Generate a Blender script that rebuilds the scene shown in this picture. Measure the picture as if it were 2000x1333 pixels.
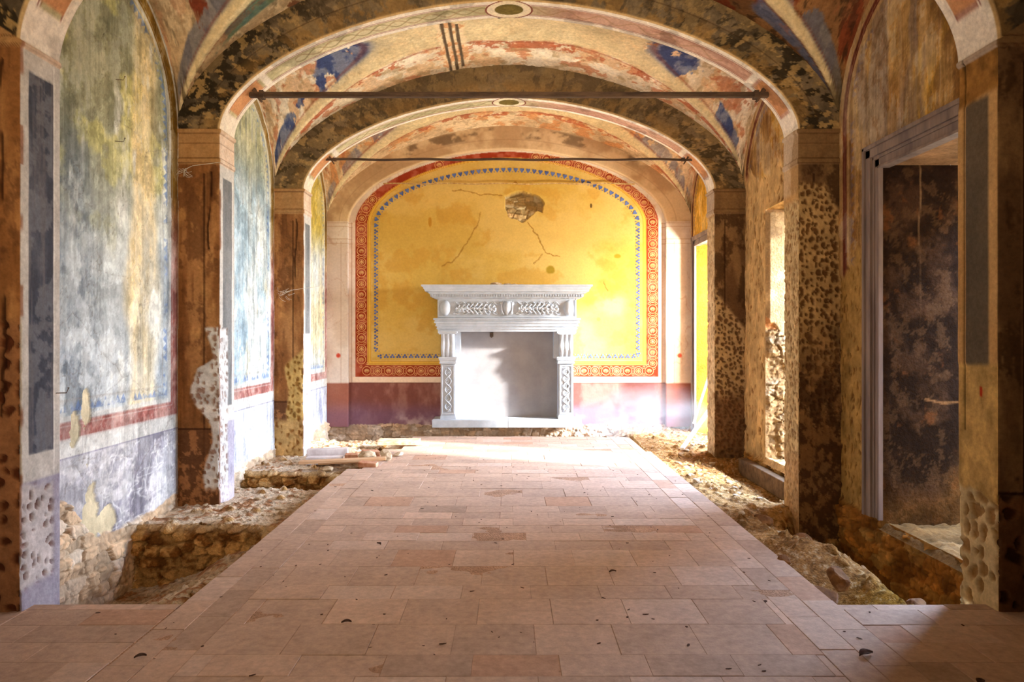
import bpy, bmesh, math, random
import numpy as np
from mathutils import Vector, Matrix
PI = math.pi
R = math.radians
random.seed(7)
for o in list(bpy.data.objects):
    bpy.data.objects.remove(o, do_unlink=True)
S = bpy.context.scene
COL = S.collection

# ------------------------------------------------------------------ camera, light, exposure
cam_d = bpy.data.cameras.new('camera'); cam = bpy.data.objects.new('camera', cam_d); COL.objects.link(cam)
cam_d.sensor_width = 36.0; cam_d.lens = 24.0
cam.location = (0, 0, 1.42); cam.rotation_euler = (R(90), 0, 0)
cam_d.shift_x = 0.003; cam_d.shift_y = -0.00575
cam_d.clip_start = 0.05
S.camera = cam
S.view_settings.view_transform = 'Standard'; S.view_settings.look = 'None'
S.view_settings.gamma = 1.0; S.view_settings.exposure = 0.1
S.view_settings.use_curve_mapping = False
try:
    S.cycles.max_bounces = 8; S.cycles.diffuse_bounces = 5
except Exception: pass

W = bpy.data.worlds.new('sky'); S.world = W; W.use_nodes = True
bg = W.node_tree.nodes['Background']
tc = W.node_tree.nodes.new('ShaderNodeTexCoord'); sp = W.node_tree.nodes.new('ShaderNodeSeparateXYZ')
rp = W.node_tree.nodes.new('ShaderNodeValToRGB')
W.node_tree.links.new(tc.outputs['Generated'], sp.inputs[0]); W.node_tree.links.new(sp.outputs['Z'], rp.inputs[0])
rp.color_ramp.elements[0].position = 0.0; rp.color_ramp.elements[0].color = (0.80, 0.88, 1.0, 1)
rp.color_ramp.elements[1].position = 0.6; rp.color_ramp.elements[1].color = (0.42, 0.62, 1.0, 1)
W.node_tree.links.new(rp.outputs[0], bg.inputs[0]); bg.inputs[1].default_value = 57.0

def light(name, kind, loc, rot, energy, color, **k):
    d = bpy.data.lights.new(name, kind); d.energy = energy; d.color = color
    for a, v in k.items(): setattr(d, a, v)
    o = bpy.data.objects.new(name, d); COL.objects.link(o); o.location = loc; o.rotation_euler = rot
    return o
def aim(frm, to):
    return (Vector(to) - Vector(frm)).to_track_quat('-Z', 'Y').to_euler()
# low sun coming in through the openings of the right wall
light('sun', 'SUN', (9, 0, 6), aim((0, 0, 0), (-0.887, 0.342, -0.314)), 19.0, (1.0, 0.95, 0.88), angle=R(3.0))
# added warm fill lights in the rear of the hall, turned to the vaults
light('fill_light', 'SPOT', (-0.7, -0.9, 1.9), aim((-0.7, -0.9, 1.9), (-.6, 7, 4.0)), 780, (1.0, 0.74, 0.48), spot_size=R(112), spot_blend=1.0, shadow_soft_size=0.5)
light('fill_light', 'SPOT', (0.8, 1.9, 2.2), aim((0.8, 1.9, 2.2), (0, 7, 4.7)), 360, (1.0, 0.76, 0.50), spot_size=R(95), spot_blend=1.0, shadow_soft_size=0.35)
# bright fill light added behind the far right doorway, about as high as the mantel shelf
light('fill_light', 'POINT', (3.35, 9.35, 2.26), (0, 0, 0), 360, (1.0, 0.94, 0.78), shadow_soft_size=0.10)
# light portals at the outer mouths of the three openings
for y0, y1, z0, z1 in ((3.95, 5.22, 0, 2.72), (6.35, 7.61, .06, 2.82), (8.75, 10.42, -.1, 2.8)):
    p = light('portal', 'AREA', (3.90, (y0 + y1) / 2, (z0 + z1) / 2), (0, R(90), 0), 1, (1, 1, 1), shape='RECTANGLE', size=z1 - z0, size_y=y1 - y0)
    p.data.cycles.is_portal = True
# ------------------------------------------------------------------ numbers of the hall (metres)
HW, WW, TK, SPR, RISE, XRISE = 2.50, 2.86, 0.31, 3.20, 1.11, 1.50     # pier face, wall face, arch thickness, spring, rises
BAY = 2.413
def AY(k): return 3.49 + BAY * k
ENDY = 10.81
OPEN = {0: (2.9, 5.22, 0.0, 2.72), 1: (6.35, 7.61, 0.06, 2.82), 2: (8.75, 10.42, -0.10, 2.80)}   # y0, y1, z0, z1 of the openings by bay
OPEN[0] = (3.95, 5.22, 0.0, 2.72)

# ------------------------------------------------------------------ numpy noise
def h2(ix, iy, seed=0):
    ix = ix.astype(np.int64); iy = iy.astype(np.int64)
    n = (ix * 374761393 + iy * 668265263 + seed * 1442695041) & 0xffffffff
    n = ((n ^ (n >> 13)) * 1274126177) & 0xffffffff
    n = (n ^ (n >> 16)) & 0xffffffff
    return n.astype(np.float64) / 4294967295.0
def vn(x, y, seed=0):
    ix = np.floor(x); iy = np.floor(y); fx = x - ix; fy = y - iy
    fx = fx * fx * (3 - 2 * fx); fy = fy * fy * (3 - 2 * fy)
    a = h2(ix, iy, seed); b = h2(ix + 1, iy, seed); c = h2(ix, iy + 1, seed); d = h2(ix + 1, iy + 1, seed)
    return (a + (b - a) * fx) * (1 - fy) + (c + (d - c) * fx) * fy
def fbm(x, y, seed=0, o=4, g=0.5):
    t = 0; a = 1.0; s = 0
    for i in range(o):
        t = t + a * vn(x * 2 ** i + 17.3 * i, y * 2 ** i - 9.1 * i, seed + i); s += a; a *= g
    return t / s
def wor(x, y, seed=0):
    ix = np.floor(x); iy = np.floor(y)
    f1 = np.full(x.shape, 9.0); f2 = np.full(x.shape, 9.0); idv = np.zeros(x.shape)
    for dx in (-1, 0, 1):
        for dy in (-1, 0, 1):
            cx = ix + dx; cy = iy + dy
            px = cx + 0.15 + 0.7 * h2(cx, cy, seed); py = cy + 0.15 + 0.7 * h2(cx, cy, seed + 5)
            d = np.hypot(px - x, py - y); i2 = h2(cx, cy, seed + 9)
            n = d < f1
            f2 = np.where(n, f1, np.minimum(f2, d)); idv = np.where(n, i2, idv); f1 = np.where(n, d, f1)
    return f1, f2, idv
def sm(a, b, x):
    t = np.clip((x - a) / (b - a + 1e-12), 0, 1); return t * t * (3 - 2 * t)
def box1(x, a, b, s=0.01): return sm(a - s, a + s, x) * (1 - sm(b - s, b + s, x))
def C3(r, g, b): return np.array([r, g, b], float) / 255.0
def mx(a, b, m):
    m = np.asarray(m)[..., None]
    return a * (1 - m) + b * m
def full(shape, c): return np.ones(shape + (3,)) * c
def seg(u, v, pts, w):           # distance mask to a polyline
    d = np.full(u.shape, 9.0)
    for (a, b), (c, e) in zip(pts[:-1], pts[1:]):
        vx, vy = c - a, e - b; L = vx * vx + vy * vy + 1e-9
        t = np.clip(((u - a) * vx + (v - b) * vy) / L, 0, 1)
        d = np.minimum(d, np.hypot(u - a - t * vx, v - b - t * vy))
    return 1 - sm(w * 0.5, w, d)

# ------------------------------------------------------------------ materials
def nodes(name):
    m = bpy.data.materials.new(name); m.use_nodes = True; nt = m.node_tree
    return m, nt, nt.nodes['Principled BSDF']
def fresco(name, scale=38, var=0.22, bump=0.25, bscale=60, rough=0.9, dist=0.01, stretch=1.0, spec=0.1):
    """painted colour of the surface with procedural grain, stains and relief"""
    m, nt, b = nodes(name); N = nt.nodes.new; L = nt.links.new
    at = N('ShaderNodeAttribute'); at.attribute_name = 'paint'
    tc = N('ShaderNodeTexCoord'); mp = N('ShaderNodeMapping'); mp.inputs['Scale'].default_value = (1, 1, stretch)
    L(tc.outputs['Object'], mp.inputs[0])
    n1 = N('ShaderNodeTexNoise'); n1.inputs['Scale'].default_value = scale; n1.inputs['Detail'].default_value = 6; n1.inputs['Roughness'].default_value = 0.68
    L(mp.outputs[0], n1.inputs['Vector'])
    n2 = N('ShaderNodeTexNoise'); n2.inputs['Scale'].default_value = scale * 0.17; n2.inputs['Detail'].default_value = 8; n2.inputs['Roughness'].default_value = 0.7
    L(mp.outputs[0], n2.inputs['Vector'])
    mr = N('ShaderNodeMapRange'); mr.inputs[1].default_value = 0.3; mr.inputs[2].default_value = 0.7
    mr.inputs[3].default_value = 1 - var; mr.inputs[4].default_value = 1 + var * 0.75; L(n1.outputs[0], mr.inputs[0])
    mr2 = N('ShaderNodeMapRange'); mr2.inputs[1].default_value = 0.3; mr2.inputs[2].default_value = 0.7
    mr2.inputs[3].default_value = 1 - var * .7; mr2.inputs[4].default_value = 1 + var * 0.6; L(n2.outputs[0], mr2.inputs[0])
    mu = N('ShaderNodeMath'); mu.operation = 'MULTIPLY'; L(mr.outputs[0], mu.inputs[0]); L(mr2.outputs[0], mu.inputs[1])
    vm = N('ShaderNodeVectorMath'); vm.operation = 'SCALE'; L(at.outputs['Color'], vm.inputs[0]); L(mu.outputs[0], vm.inputs['Scale'])
    L(vm.outputs[0], b.inputs['Base Color'])
    n3 = N('ShaderNodeTexNoise'); n3.inputs['Scale'].default_value = bscale; n3.inputs['Detail'].default_value = 5; L(tc.outputs['Object'], n3.inputs['Vector'])
    bp = N('ShaderNodeBump'); bp.inputs['Strength'].default_value = bump; bp.inputs['Distance'].default_value = dist
    L(n3.outputs[0], bp.inputs['Height']); L(bp.outputs[0], b.inputs['Normal'])
    b.inputs['Roughness'].default_value = rough
    try: b.inputs['Specular IOR Level'].default_value = spec
    except Exception: pass
    return m
def plain(name, c1, c2, scale=12, rough=0.7, bump=0.2, dist=0.005, stretch=(1, 1, 1), metal=0.0):
    m, nt, b = nodes(name); N = nt.nodes.new; L = nt.links.new
    lin = lambda c: tuple(((v / 255) ** 2.2) for v in c) + (1,)
    tc = N('ShaderNodeTexCoord'); mp = N('ShaderNodeMapping'); mp.inputs['Scale'].default_value = stretch
    L(tc.outputs['Object'], mp.inputs[0])
    n1 = N('ShaderNodeTexNoise'); n1.inputs['Scale'].default_value = scale; n1.inputs['Detail'].default_value = 7; n1.inputs['Roughness'].default_value = 0.65
    L(mp.outputs[0], n1.inputs['Vector'])
    r = N('ShaderNodeValToRGB'); r.color_ramp.elements[0].position = 0.36; r.color_ramp.elements[1].position = 0.64
    r.color_ramp.elements[0].color = lin(c1); r.color_ramp.elements[1].color = lin(c2)
    L(n1.outputs[0], r.inputs[0]); L(r.outputs[0], b.inputs['Base Color'])
    bp = N('ShaderNodeBump'); bp.inputs['Strength'].default_value = bump; bp.inputs['Distance'].default_value = dist
    L(n1.outputs[0], bp.inputs['Height']); L(bp.outputs[0], b.inputs['Normal'])
    b.inputs['Roughness'].default_value = rough; b.inputs['Metallic'].default_value = metal
    return m
M_FRES = fresco('painted_plaster')
M_WALL = fresco('streaked_plaster', scale=30, var=0.16, stretch=0.75, bump=.3)
M_END = fresco('smooth_painted_plaster', scale=30, var=0.09, bump=0.12)
M_VAULT = fresco('flaking_vault_plaster', scale=26, var=0.26, bump=0.35, bscale=40)
M_SOIL = fresco('dusty_soil', scale=55, var=0.34, bump=0.8, bscale=75, dist=0.02, rough=1.0)
M_TILE = fresco('terracotta_paving', scale=24, var=0.2, bump=0.3, bscale=90, dist=0.004, rough=0.82)
M_STONE = fresco('rubble_masonry', scale=34, var=0.3, bump=0.6, bscale=45, dist=0.012, rough=1.0)
M_MARB = plain('white_carved_stone', (168, 176, 186), (186, 193, 202), scale=7, rough=0.6, bump=0.05)
M_PANEL = plain('grey_board', (136, 134, 138), (152, 150, 152), scale=3, rough=0.85, bump=0.08)
M_IRON = plain('rusty_iron', (60, 46, 38), (96, 76, 60), scale=22, rough=0.75, metal=0.25, stretch=(0.2, 1, 1))
M_FRAME = plain('grey_painted_frame', (104, 90, 86), (140, 122, 112), scale=9, rough=0.7, stretch=(1, 1, 0.15))
M_WOOD = plain('pale_timber', (186, 140, 98), (224, 186, 146), scale=10, rough=0.8, stretch=(0.12, 1, 1))
M_DWOOD = plain('dark_timber', (84, 62, 42), (124, 96, 66), scale=10, rough=0.9, stretch=(1, 0.15, 1))
M_BRICK = plain('old_brick', (168, 104, 70), (205, 160, 130), scale=16, rough=0.95, bump=0.5)
M_ROCK = plain('broken_stone', (150, 124, 92), (206, 186, 156), scale=11, rough=0.95, bump=0.6)
M_DROCK = plain('brown_broken_stone', (96, 62, 34), (148, 104, 62), scale=11, rough=0.95, bump=0.6)
M_CRUMB = plain('dark_crumb', (52, 34, 24), (92, 62, 44), scale=40, rough=1)
M_BLUEP = plain('blue_stencil_paint', (62, 78, 132), (96, 116, 170), scale=9, rough=0.9, bump=0.05)
M_GOLD = plain('gold_stencil_paint', (204, 146, 84), (236, 190, 130), scale=14, rough=0.9, bump=0.05)
M_WEB = plain('cobweb', (196, 190, 176), (222, 216, 204), scale=30, rough=1)
M_BAND = plain('brick_red_band', (142, 54, 28), (182, 84, 44), scale=7, rough=0.9, bump=0.1)
M_STREAK = plain('white_streak_bar', (226, 230, 236), (240, 242, 246), scale=10, rough=0.5)

# ------------------------------------------------------------------ mesh builders
def tag(o, label=None, cat=None, group=None, kind=None):
    if label: o['label'] = label
    if cat: o['category'] = cat
    if group: o['group'] = group
    if kind: o['kind'] = kind
    return o
def link(name, me, mat, parent=None, smooth=True):
    if mat: me.materials.append(mat)
    if len(me.polygons): me.polygons.foreach_set('use_smooth', np.full(len(me.polygons), bool(smooth)))
    o = bpy.data.objects.new(name, me); COL.objects.link(o)
    if parent: o.parent = parent
    return o
def raw_mesh(name, V, F, C=None):
    me = bpy.data.meshes.new(name); n = len(V); k = F.shape[1]
    me.vertices.add(n); me.vertices.foreach_set('co', V.astype(np.float32).ravel())
    me.loops.add(F.size); me.loops.foreach_set('vertex_index', F.astype(np.int32).ravel())
    me.polygons.add(len(F)); me.polygons.foreach_set('loop_start', np.arange(0, F.size, k, dtype=np.int32))
    try: me.polygons.foreach_set('loop_total', np.full(len(F), k, dtype=np.int32))
    except Exception: pass
    if C is not None:
        ca = me.color_attributes.new('paint', 'FLOAT_COLOR', 'POINT')
        c4 = np.ones((n, 4), np.float32); c4[:, :3] = np.clip(C, 0, 1) ** 2.2
        ca.data.foreach_set('color', c4.ravel())
    me.update(calc_edges=True); me.validate()
    return me
def grid_obj(name, P, C, mat, keep=None, flip=False, parent=None, kind='structure'):
    nu, nv = P.shape[:2]; idx = np.arange(nu * nv).reshape(nu, nv)
    F = np.stack([idx[:-1, :-1], idx[1:, :-1], idx[1:, 1:], idx[:-1, 1:]], -1).reshape(-1, 4)
    if flip: F = F[:, ::-1]
    if keep is not None: F = F[keep.reshape(-1)]
    V = P.reshape(-1, 3); CC = C.reshape(-1, 3)
    used = np.zeros(len(V), bool); used[F.ravel()] = True
    re = np.cumsum(used) - 1
    o = link(name, raw_mesh(name, V[used], re[F], CC[used]), mat, parent)
    if kind and not parent: o['kind'] = kind
    return o
class MB:
    def __init__(s): s.bm = bmesh.new()
    def box(s, a, b, bev=0.0, m=None):
        bm2 = bmesh.new(); bmesh.ops.create_cube(bm2, size=1.0)
        c = [(a[i] + b[i]) / 2 for i in range(3)]; d = [abs(b[i] - a[i]) for i in range(3)]
        bmesh.ops.scale(bm2, vec=d, verts=bm2.verts)
        if bev: bmesh.ops.bevel(bm2, geom=bm2.edges[:], offset=bev, segments=2, affect='EDGES', profile=0.6)
        bmesh.ops.translate(bm2, vec=c, verts=bm2.verts)
        return s.add(bm2, m)
    def add(s, bm2, m=None):
        if m is not None: bmesh.ops.transform(bm2, matrix=m, verts=bm2.verts)
        me = bpy.data.meshes.new('t'); bm2.to_mesh(me); bm2.free(); s.bm.from_mesh(me); bpy.data.meshes.remove(me)
        return s
    def ball(s, c, r, sub=2, rot=None):
        bm2 = bmesh.new(); bmesh.ops.create_icosphere(bm2, subdivisions=sub, radius=1.0)
        m = Matrix.Translation(c) @ (rot if rot is not None else Matrix()) @ Matrix.Diagonal((r[0], r[1], r[2], 1))
        return s.add(bm2, m)
    def tube(s, pts, r, seg=8, closed=False):
        pts = [Vector(p) for p in pts]; n = len(pts); rings = []
        rr = r if isinstance(r, (list, tuple)) else [r] * n
        for i, p in enumerate(pts):
            if closed: t = pts[(i + 1) % n] - pts[i - 1]
            else: t = pts[min(i + 1, n - 1)] - pts[max(i - 1, 0)]
            t.normalize(); up = Vector((0, 0, 1)) if abs(t.z) < 0.9 else Vector((0, 1, 0))
            a = t.cross(up).normalized(); b = t.cross(a).normalized()
            rings.append([s.bm.verts.new(p + a * math.cos(2 * PI * j / seg) * rr[i] + b * math.sin(2 * PI * j / seg) * rr[i]) for j in range(seg)])
        m = n if closed else n - 1
        for i in range(m):
            A, B = rings[i], rings[(i + 1) % n]
            for j in range(seg): s.bm.faces.new((A[j], A[(j + 1) % seg], B[(j + 1) % seg], B[j]))
        if not closed:
            s.bm.faces.new(rings[0][::-1]); s.bm.faces.new(rings[-1])
        return s
    def poly(s, pts, d):       # closed outline, thickened by vector d
        d = Vector(d); a = [s.bm.verts.new(p) for p in pts]; b = [s.bm.verts.new(Vector(p) + d) for p in pts]
        s.bm.faces.new(a[::-1]); s.bm.faces.new(b); n = len(a)
        for i in range(n): s.bm.faces.new((a[i], a[(i + 1) % n], b[(i + 1) % n], b[i]))
        return s
    def build(s, name, mat, parent=None, smooth=False):
        bmesh.ops.recalc_face_normals(s.bm, faces=s.bm.faces)
        me = bpy.data.meshes.new(name); s.bm.to_mesh(me); s.bm.free()
        o = link(name, me, mat, parent, smooth)
        return o
def empty(name, loc=(0, 0, 0), rz=0):
    o = bpy.data.objects.new(name, None); COL.objects.link(o); o.location = loc; o.rotation_euler = (0, 0, rz); return o
def stone_bm(rx, ry, rz, seed, sub=2, cut=0.75):
    rnd = random.Random(seed); bm = bmesh.new(); bmesh.ops.create_icosphere(bm, subdivisions=sub, radius=1)
    planes = [(Vector((rnd.gauss(0, 1), rnd.gauss(0, 1), rnd.gauss(0, 1))).normalized(), rnd.uniform(cut - .15, cut + .12)) for _ in range(9)]
    for v in bm.verts:
        for n, d in planes:
            e = v.co.dot(n)
            if e > d: v.co -= n * (e - d)
        v.co *= 1 + rnd.uniform(-.03, .03)
        v.co = Vector((v.co.x * rx, v.co.y * ry, v.co.z * rz))
    return bm
# ------------------------------------------------------------------ shared relief
def pits(u, v, s, seed, asp=1.5, thr=0.30, dens=0.8):
    """pick marks hammered into plaster: returns 0..1 mask of the hollows"""
    wx = u / s + 1.1 * fbm(u / s * .6, v / s * .6, seed + 3, 3); wy = v / (s * asp) + .9 * fbm(u / s * .7 + 5, v / s * .6, seed + 13, 3)
    f1, f2, i = wor(wx, wy, seed); t = thr * (.55 + .85 * ((i * 7.31) % 1.0)); f1 = f1 + .22 * (fbm(u / s * 2.5, v / s * 2.5, seed + 23, 3) - .5)
    return sm(t, t * 0.6, f1) * (i < dens)
def rubble(u, v, seed, s=0.17, asp=0.55):
    f1, f2, i = wor(u / s + .4 * vn(u * 6, v * 6, seed), v / (s * asp) + .4 * vn(u * 5, v * 5, seed + 1), seed)
    j = sm(0.0, 0.09, f2 - f1 + .10 * (fbm(u * 14, v * 14, seed + 21, 3) - .5))
    g1, g2, gi = wor(u / (s * .38) + .6 * vn(u * 9, v * 9, seed + 3), v / (s * asp * .5), seed + 40); k2 = sm(.0, .25, g2 - g1)
    big = sm(.42, .56, vn(u * 3.1, v * 4.2, seed + 50))
    d = -0.04 + (0.05 * j * (0.35 + 0.75 * i)) * (.35 + .65 * big) + .014 * k2 * gi + 0.05 * fbm(u * 7, v * 8, seed + 2, 6, .66)
    c = mx(C3(168, 140, 108) * (0.72 + .5 * i[..., None]), C3(196, 184, 168), sm(.55, .75, h2(np.floor(i * 997), np.floor(i * 31), 4)))
    c = mx(C3(132, 104, 76) * np.ones(u.shape + (3,)), c, .35 + .65 * j * (.4 + .6 * big)); c = c * (.8 + .25 * k2 * gi)[..., None] * 1.08
    c = c * (0.75 + 0.5 * fbm(u * 9, v * 9, seed + 8, 4))[..., None]
    return d, c
def cracks(u, v, seed, s=0.5, w=0.012):
    uu = u + .12 * fbm(u * 5, v * 5, seed, 3); vv = v + .12 * fbm(u * 5 + 9, v * 5, seed + 1, 3)
    f1, f2, i = wor(uu / s, vv / s, seed)
    return sm(w / s, w / s * .3, f2 - f1) * sm(.45, .6, vn(u * 1.7, v * 1.7, seed + 4))
def stain(u, v, seed, f=2.0, lo=.5, hi=.62, o=5): return sm(lo, hi, fbm(u * f, v * f, seed, o, .6))

# ------------------------------------------------------------------ side walls
def lun_rise(): return 1.02
def border_d(y, z, y0, y1, zb=0.73):
    yc = (y0 + y1) / 2; r = (y1 - y0) / 2
    ds = np.minimum(np.minimum(y - y0, y1 - y), z - zb)
    da = r * (1 - np.hypot((y - yc) / r, (z - SPR) / lun_rise()))
    return np.where(z > SPR, da, ds)
def paint_wall(side, k, y, z, y0, y1):
    sd = 40 * k + (5 if side > 0 else 0) + 100
    n1 = fbm(y * 2.2, z * 0.8, sd, 5, .6); n2 = fbm(y * 9, z * 4, sd + 7, 4, .6); n3 = fbm(y * 26, z * 3.0, sd + 11, 3, .6)
    d = border_d(y, z, y0, y1); disp = np.zeros(y.shape)
    ww = lambda a, b, s=0.006: box1(d + .006 * (n2 - .5), a, b, s)
    if side < 0:
        if k <= 0:
            base = mx(C3(138, 150, 158), C3(196, 204, 202), sm(.42, .58, n1)); base = mx(base, C3(206, 212, 214), sm(2.0, 1.0, z) * .5)
            base = mx(base, C3(108, 118, 126), sm(.55, .62, fbm(y * 3 + 4, z * 1.7, sd + 21, 6, .66)) * .7 * sm(4.9, 4.5, y))
            up = sm(1.9, 3.1, z + .9 * (n1 - .5)); base = mx(base, C3(150, 146, 102), up * .7)
            base = mx(base, C3(206, 200, 130), up * sm(.5, .62, fbm(y * 2.5, z * 2.5, sd + 2, 5, .6)) * .85)
            yl = box1(y + .30 * (fbm(y * 2, z * 1.2, sd + 31, 4) - .5), 5.17, 5.55, .07)
            base = mx(base, C3(230, 204, 148), yl * (0.5 + .4 * sm(.4, .6, n1)))
            base = mx(base, C3(226, 228, 218), sm(.58, .70, fbm(y * 4 + 3, z * 1.3, sd + 41, 5, .6)) * .8)
        elif k == 1:
            base = mx(C3(160, 184, 196), C3(214, 222, 216), sm(.38, .62, n1))
            base = mx(base, C3(196, 190, 132), sm(2.9, 3.6, z + .5 * (n1 - .5)) * .7)
            base = mx(base, C3(236, 226, 190), sm(.6, .72, fbm(y * 3, z * .9, sd + 41, 5, .6)) * .7)
            base = mx(base, C3(120, 132, 138), sm(.62, .72, n3) * .45)
        else:
            base = mx(C3(196, 206, 206), C3(226, 222, 196), sm(.38, .6, n1))
            base = mx(base, C3(220, 190, 60), sm(2.5, 3.1, z) * .75)
            base = mx(base, C3(238, 214, 150), box1(z, 1.1, 2.0, .3) * .6)
        red = mx(C3(150, 94, 86), C3(190, 148, 136), sm(.42, .62, fbm(y * 8, z * 8, sd + 153, 6, .7)) * .8)
        gold = C3(120, 92, 30); hi = sm(2.0, 2.8, z)
        red = mx(red, gold * (.8 + .5 * n2[..., None]), hi * .85)
        cream = C3(206, 204, 196)
        blue = C3(112, 134, 176)
    else:
        if k == 2:
            base = mx(C3(216, 160, 50), C3(236, 190, 90), n1)
        else:
            base = mx(C3(150, 108, 60), C3(190, 150, 92), sm(.4, .62, n1))
            base = mx(base, C3(208, 160, 70), sm(.56, .7, fbm(y * 3, z * 1.0, sd + 9, 4, .6)) * .7)
            base = mx(base, C3(128, 92, 60), sm(.58, .66, n3) * .35)
            base = mx(base, C3(120, 106, 104), sm(.6, .7, fbm(y * 4, z * .7, sd + 19, 4, .6)) * .5)
        red = mx(C3(96, 46, 34), C3(128, 70, 52), n2); cream = C3(196, 156, 104); blue = C3(110, 100, 118)
    c = base
    c = mx(c, C3(150, 140, 128) if side < 0 else C3(120, 82, 60), ww(.255, .275, .003) * .3)
    # row of small stencilled points that runs along the border
    al = np.where(z > SPR, np.arctan2(z - SPR, y - (y0 + y1) / 2) * 1.0, np.where(d >= np.minimum(y - y0, y1 - y) - 1e-6, z, y))
    tooth = np.abs(((al / 0.075) % 1.0) - .5) * 2
    tb = box1(d, .190, .200 + .060 * (1 - tooth), .006)
    c = mx(c, blue, tb * sm(.38, .52, fbm(y * 7, z * 7, sd + 143, 5, .65)) * (.8 if side < 0 else .5))
    c = mx(c, cream, ww(.125, .165) * .8)
    c = mx(c, red, ww(.0, .125)); c = mx(c, cream, ww(-.02, .014) * .9); c = mx(c, cream, ww(.098, .104, .002) * .5)
    if side > 0: c = mx(c, cream, box1(d, .0, .06, .01))
    # white band and dado
    c = mx(c, cream * (1.0 if side < 0 else .9), (z < .73) * 1.0)
    if side < 0:
        dd = mx(C3(136, 132, 142), C3(178, 176, 180), sm(.4, .62, n1))
        if k >= 1: dd = mx(C3(176, 178, 196), C3(212, 216, 218), sm(.4, .62, fbm(y * 12, z * 1.4, sd + 3, 4, .6)))
        if k <= 0:
            sc = 1 - sm(.0, .035, np.abs(fbm(y * 2.2, z * 9, sd + 51, 3, .6) - .5)); sc2 = 1 - sm(.0, .03, np.abs(fbm(y * 7, z * 4, sd + 61, 3, .6) - .52))
            dd = mx(dd, C3(224, 222, 220), np.maximum(sc, sc2) * sm(4.3, 4.8, y) * .8)
            dd = mx(dd, C3(218, 214, 212), sm(.52, .66, fbm(y * 4, z * 8, sd + 77, 6, .7)) * .7)
    else:
        dd = mx(C3(120, 84, 60), C3(150, 110, 76), n1)
    c = mx(c, dd, sm(.628, .618, z)); c = mx(c, C3(110, 104, 128) if side < 0 else C3(90, 60, 44), box1(z, .615, .625, .004) * .7)
    c = mx(c, c * .8, cracks(y, z, sd + 70, .55) * .0)
    # plaster loss
    ck = cracks(y, z, sd + 3, .6, .008); c = mx(c, C3(110, 98, 90), ck * .30); disp -= .004 * ck
    fl = fbm(y * 4.5, z * 3.0, sd + 103, 7, .68); c = mx(c, c * .7 + .27 * np.array([.93, .94, .9]), sm(.53, .542, fl) * .75); c = mx(c, c * .80, sm(.47, .455, fl) * .55)
    f4 = fbm(y * 13, z * 11, sd + 113, 6, .72); c = mx(c, c * 1.12 + .03, sm(.56, .60, f4) * .5); c = mx(c, c * .84, sm(.44, .40, f4) * .5)
    dr = fbm(y * 30, z * .9, sd + 133, 4, .6); c = mx(c, c * .84, sm(.57, .62, dr) * .5); c = mx(c, c * .8 + .19, sm(.42, .37, dr) * .45)
    pe = sm(.004, .0, np.abs(fbm(y * 2.6, z * 1.5, sd + 123, 5, .6) - .5)) ; c = mx(c, C3(96, 84, 72), pe * .35); disp += .0035 * sm(.498, .502, fbm(y * 2.6, z * 1.5, sd + 123, 5, .6))
    if side < 0:
        lim = -.03 + .14 * fbm(y * 4, z * 0, sd, 4) + (.30 * sm(4.75, 4.35, y) if k == 0 else 0)
        ch = sm(lim + .008, lim - .008, z)
        sp = np.zeros(y.shape)
        if k == 0:
            for (a, b, ra, rb) in ((4.50, .80, .05, .13), (4.86, .10, .11, .13), (4.68, .10, .10, .35), (5.31, 1.62, .018, .035), (4.62, .92, .05, .13)):
                q = np.hypot((y - a) / ra, (z - b) / rb) + 1.3 * (fbm(y * 11, z * 9, sd + 5, 5, .6) - .5)
                sp = np.maximum(sp, sm(1.02, .96, q))
        c = mx(c, C3(206, 192, 158) * (.75 + .45 * n2[..., None]), sp); disp -= .012 * sp
    else:
        if k == 0:
            lim = 1.95 + .5 * (fbm(y * 5, z * 0, sd, 4) - .5)
            m = sm(lim + .03, lim - .03, z)
            pt = pits(y, z, .05, sd, 2.2, .33, .6)
            rp = C3(180, 142, 82) * (.72 + .5 * fbm(y * 14, z * 14, sd + 6, 4, .6))[..., None]
            c = mx(c, mx(rp, C3(96, 64, 34), pt * .7), m); disp -= m * (.006 + .012 * pt + .02 * fbm(y * 12, z * 9, sd + 2, 4))
        elif k == 1:
            m = sm(3.3, 3.2, z + .8 * (n1 - .5)); pt = pits(y, z, .06, sd, 2.4, .33, .7)
            rp = C3(202, 166, 112) * (.72 + .5 * fbm(y * 12, z * 8, sd + 6, 4, .6))[..., None]
            c = mx(c, mx(rp, C3(112, 74, 40), pt * .8), m); disp -= m * (.004 + .02 * pt + .03 * fbm(y * 10, z * 6, sd + 2, 4))
        else:
            c = mx(c, C3(90, 56, 50) * (.8 + .4 * n1[..., None]), sm(.68, .66, z))
        ch = sm(.02, -.02, z - .06 * (n2 - .5)); sp = 0
    rd, rc = rubble(y, z, sd)
    tint = C3(1.08 * 255, 1.04 * 255, 255) if side < 0 else C3(.92 * 255, .74 * 255, .46 * 255)
    if side < 0: rc = mx(rc, C3(222, 214, 198), .5 if k >= 1 else .38)
    c = mx(c, rc * tint, ch); disp = disp * (1 - ch) + (rd - .0) * ch
    disp = disp + .004 * (fbm(y * 5, z * 5, sd + 90, 3) - .5) - .003 * n1
    return c, disp
def inserted(a, b, step, extra=()):
    n = max(2, int(round((b - a) / step))); arr = np.linspace(a, b, n + 1)
    for e in extra:
        i = np.argmin(np.abs(arr - e)); arr[i] = e
    return arr
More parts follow.
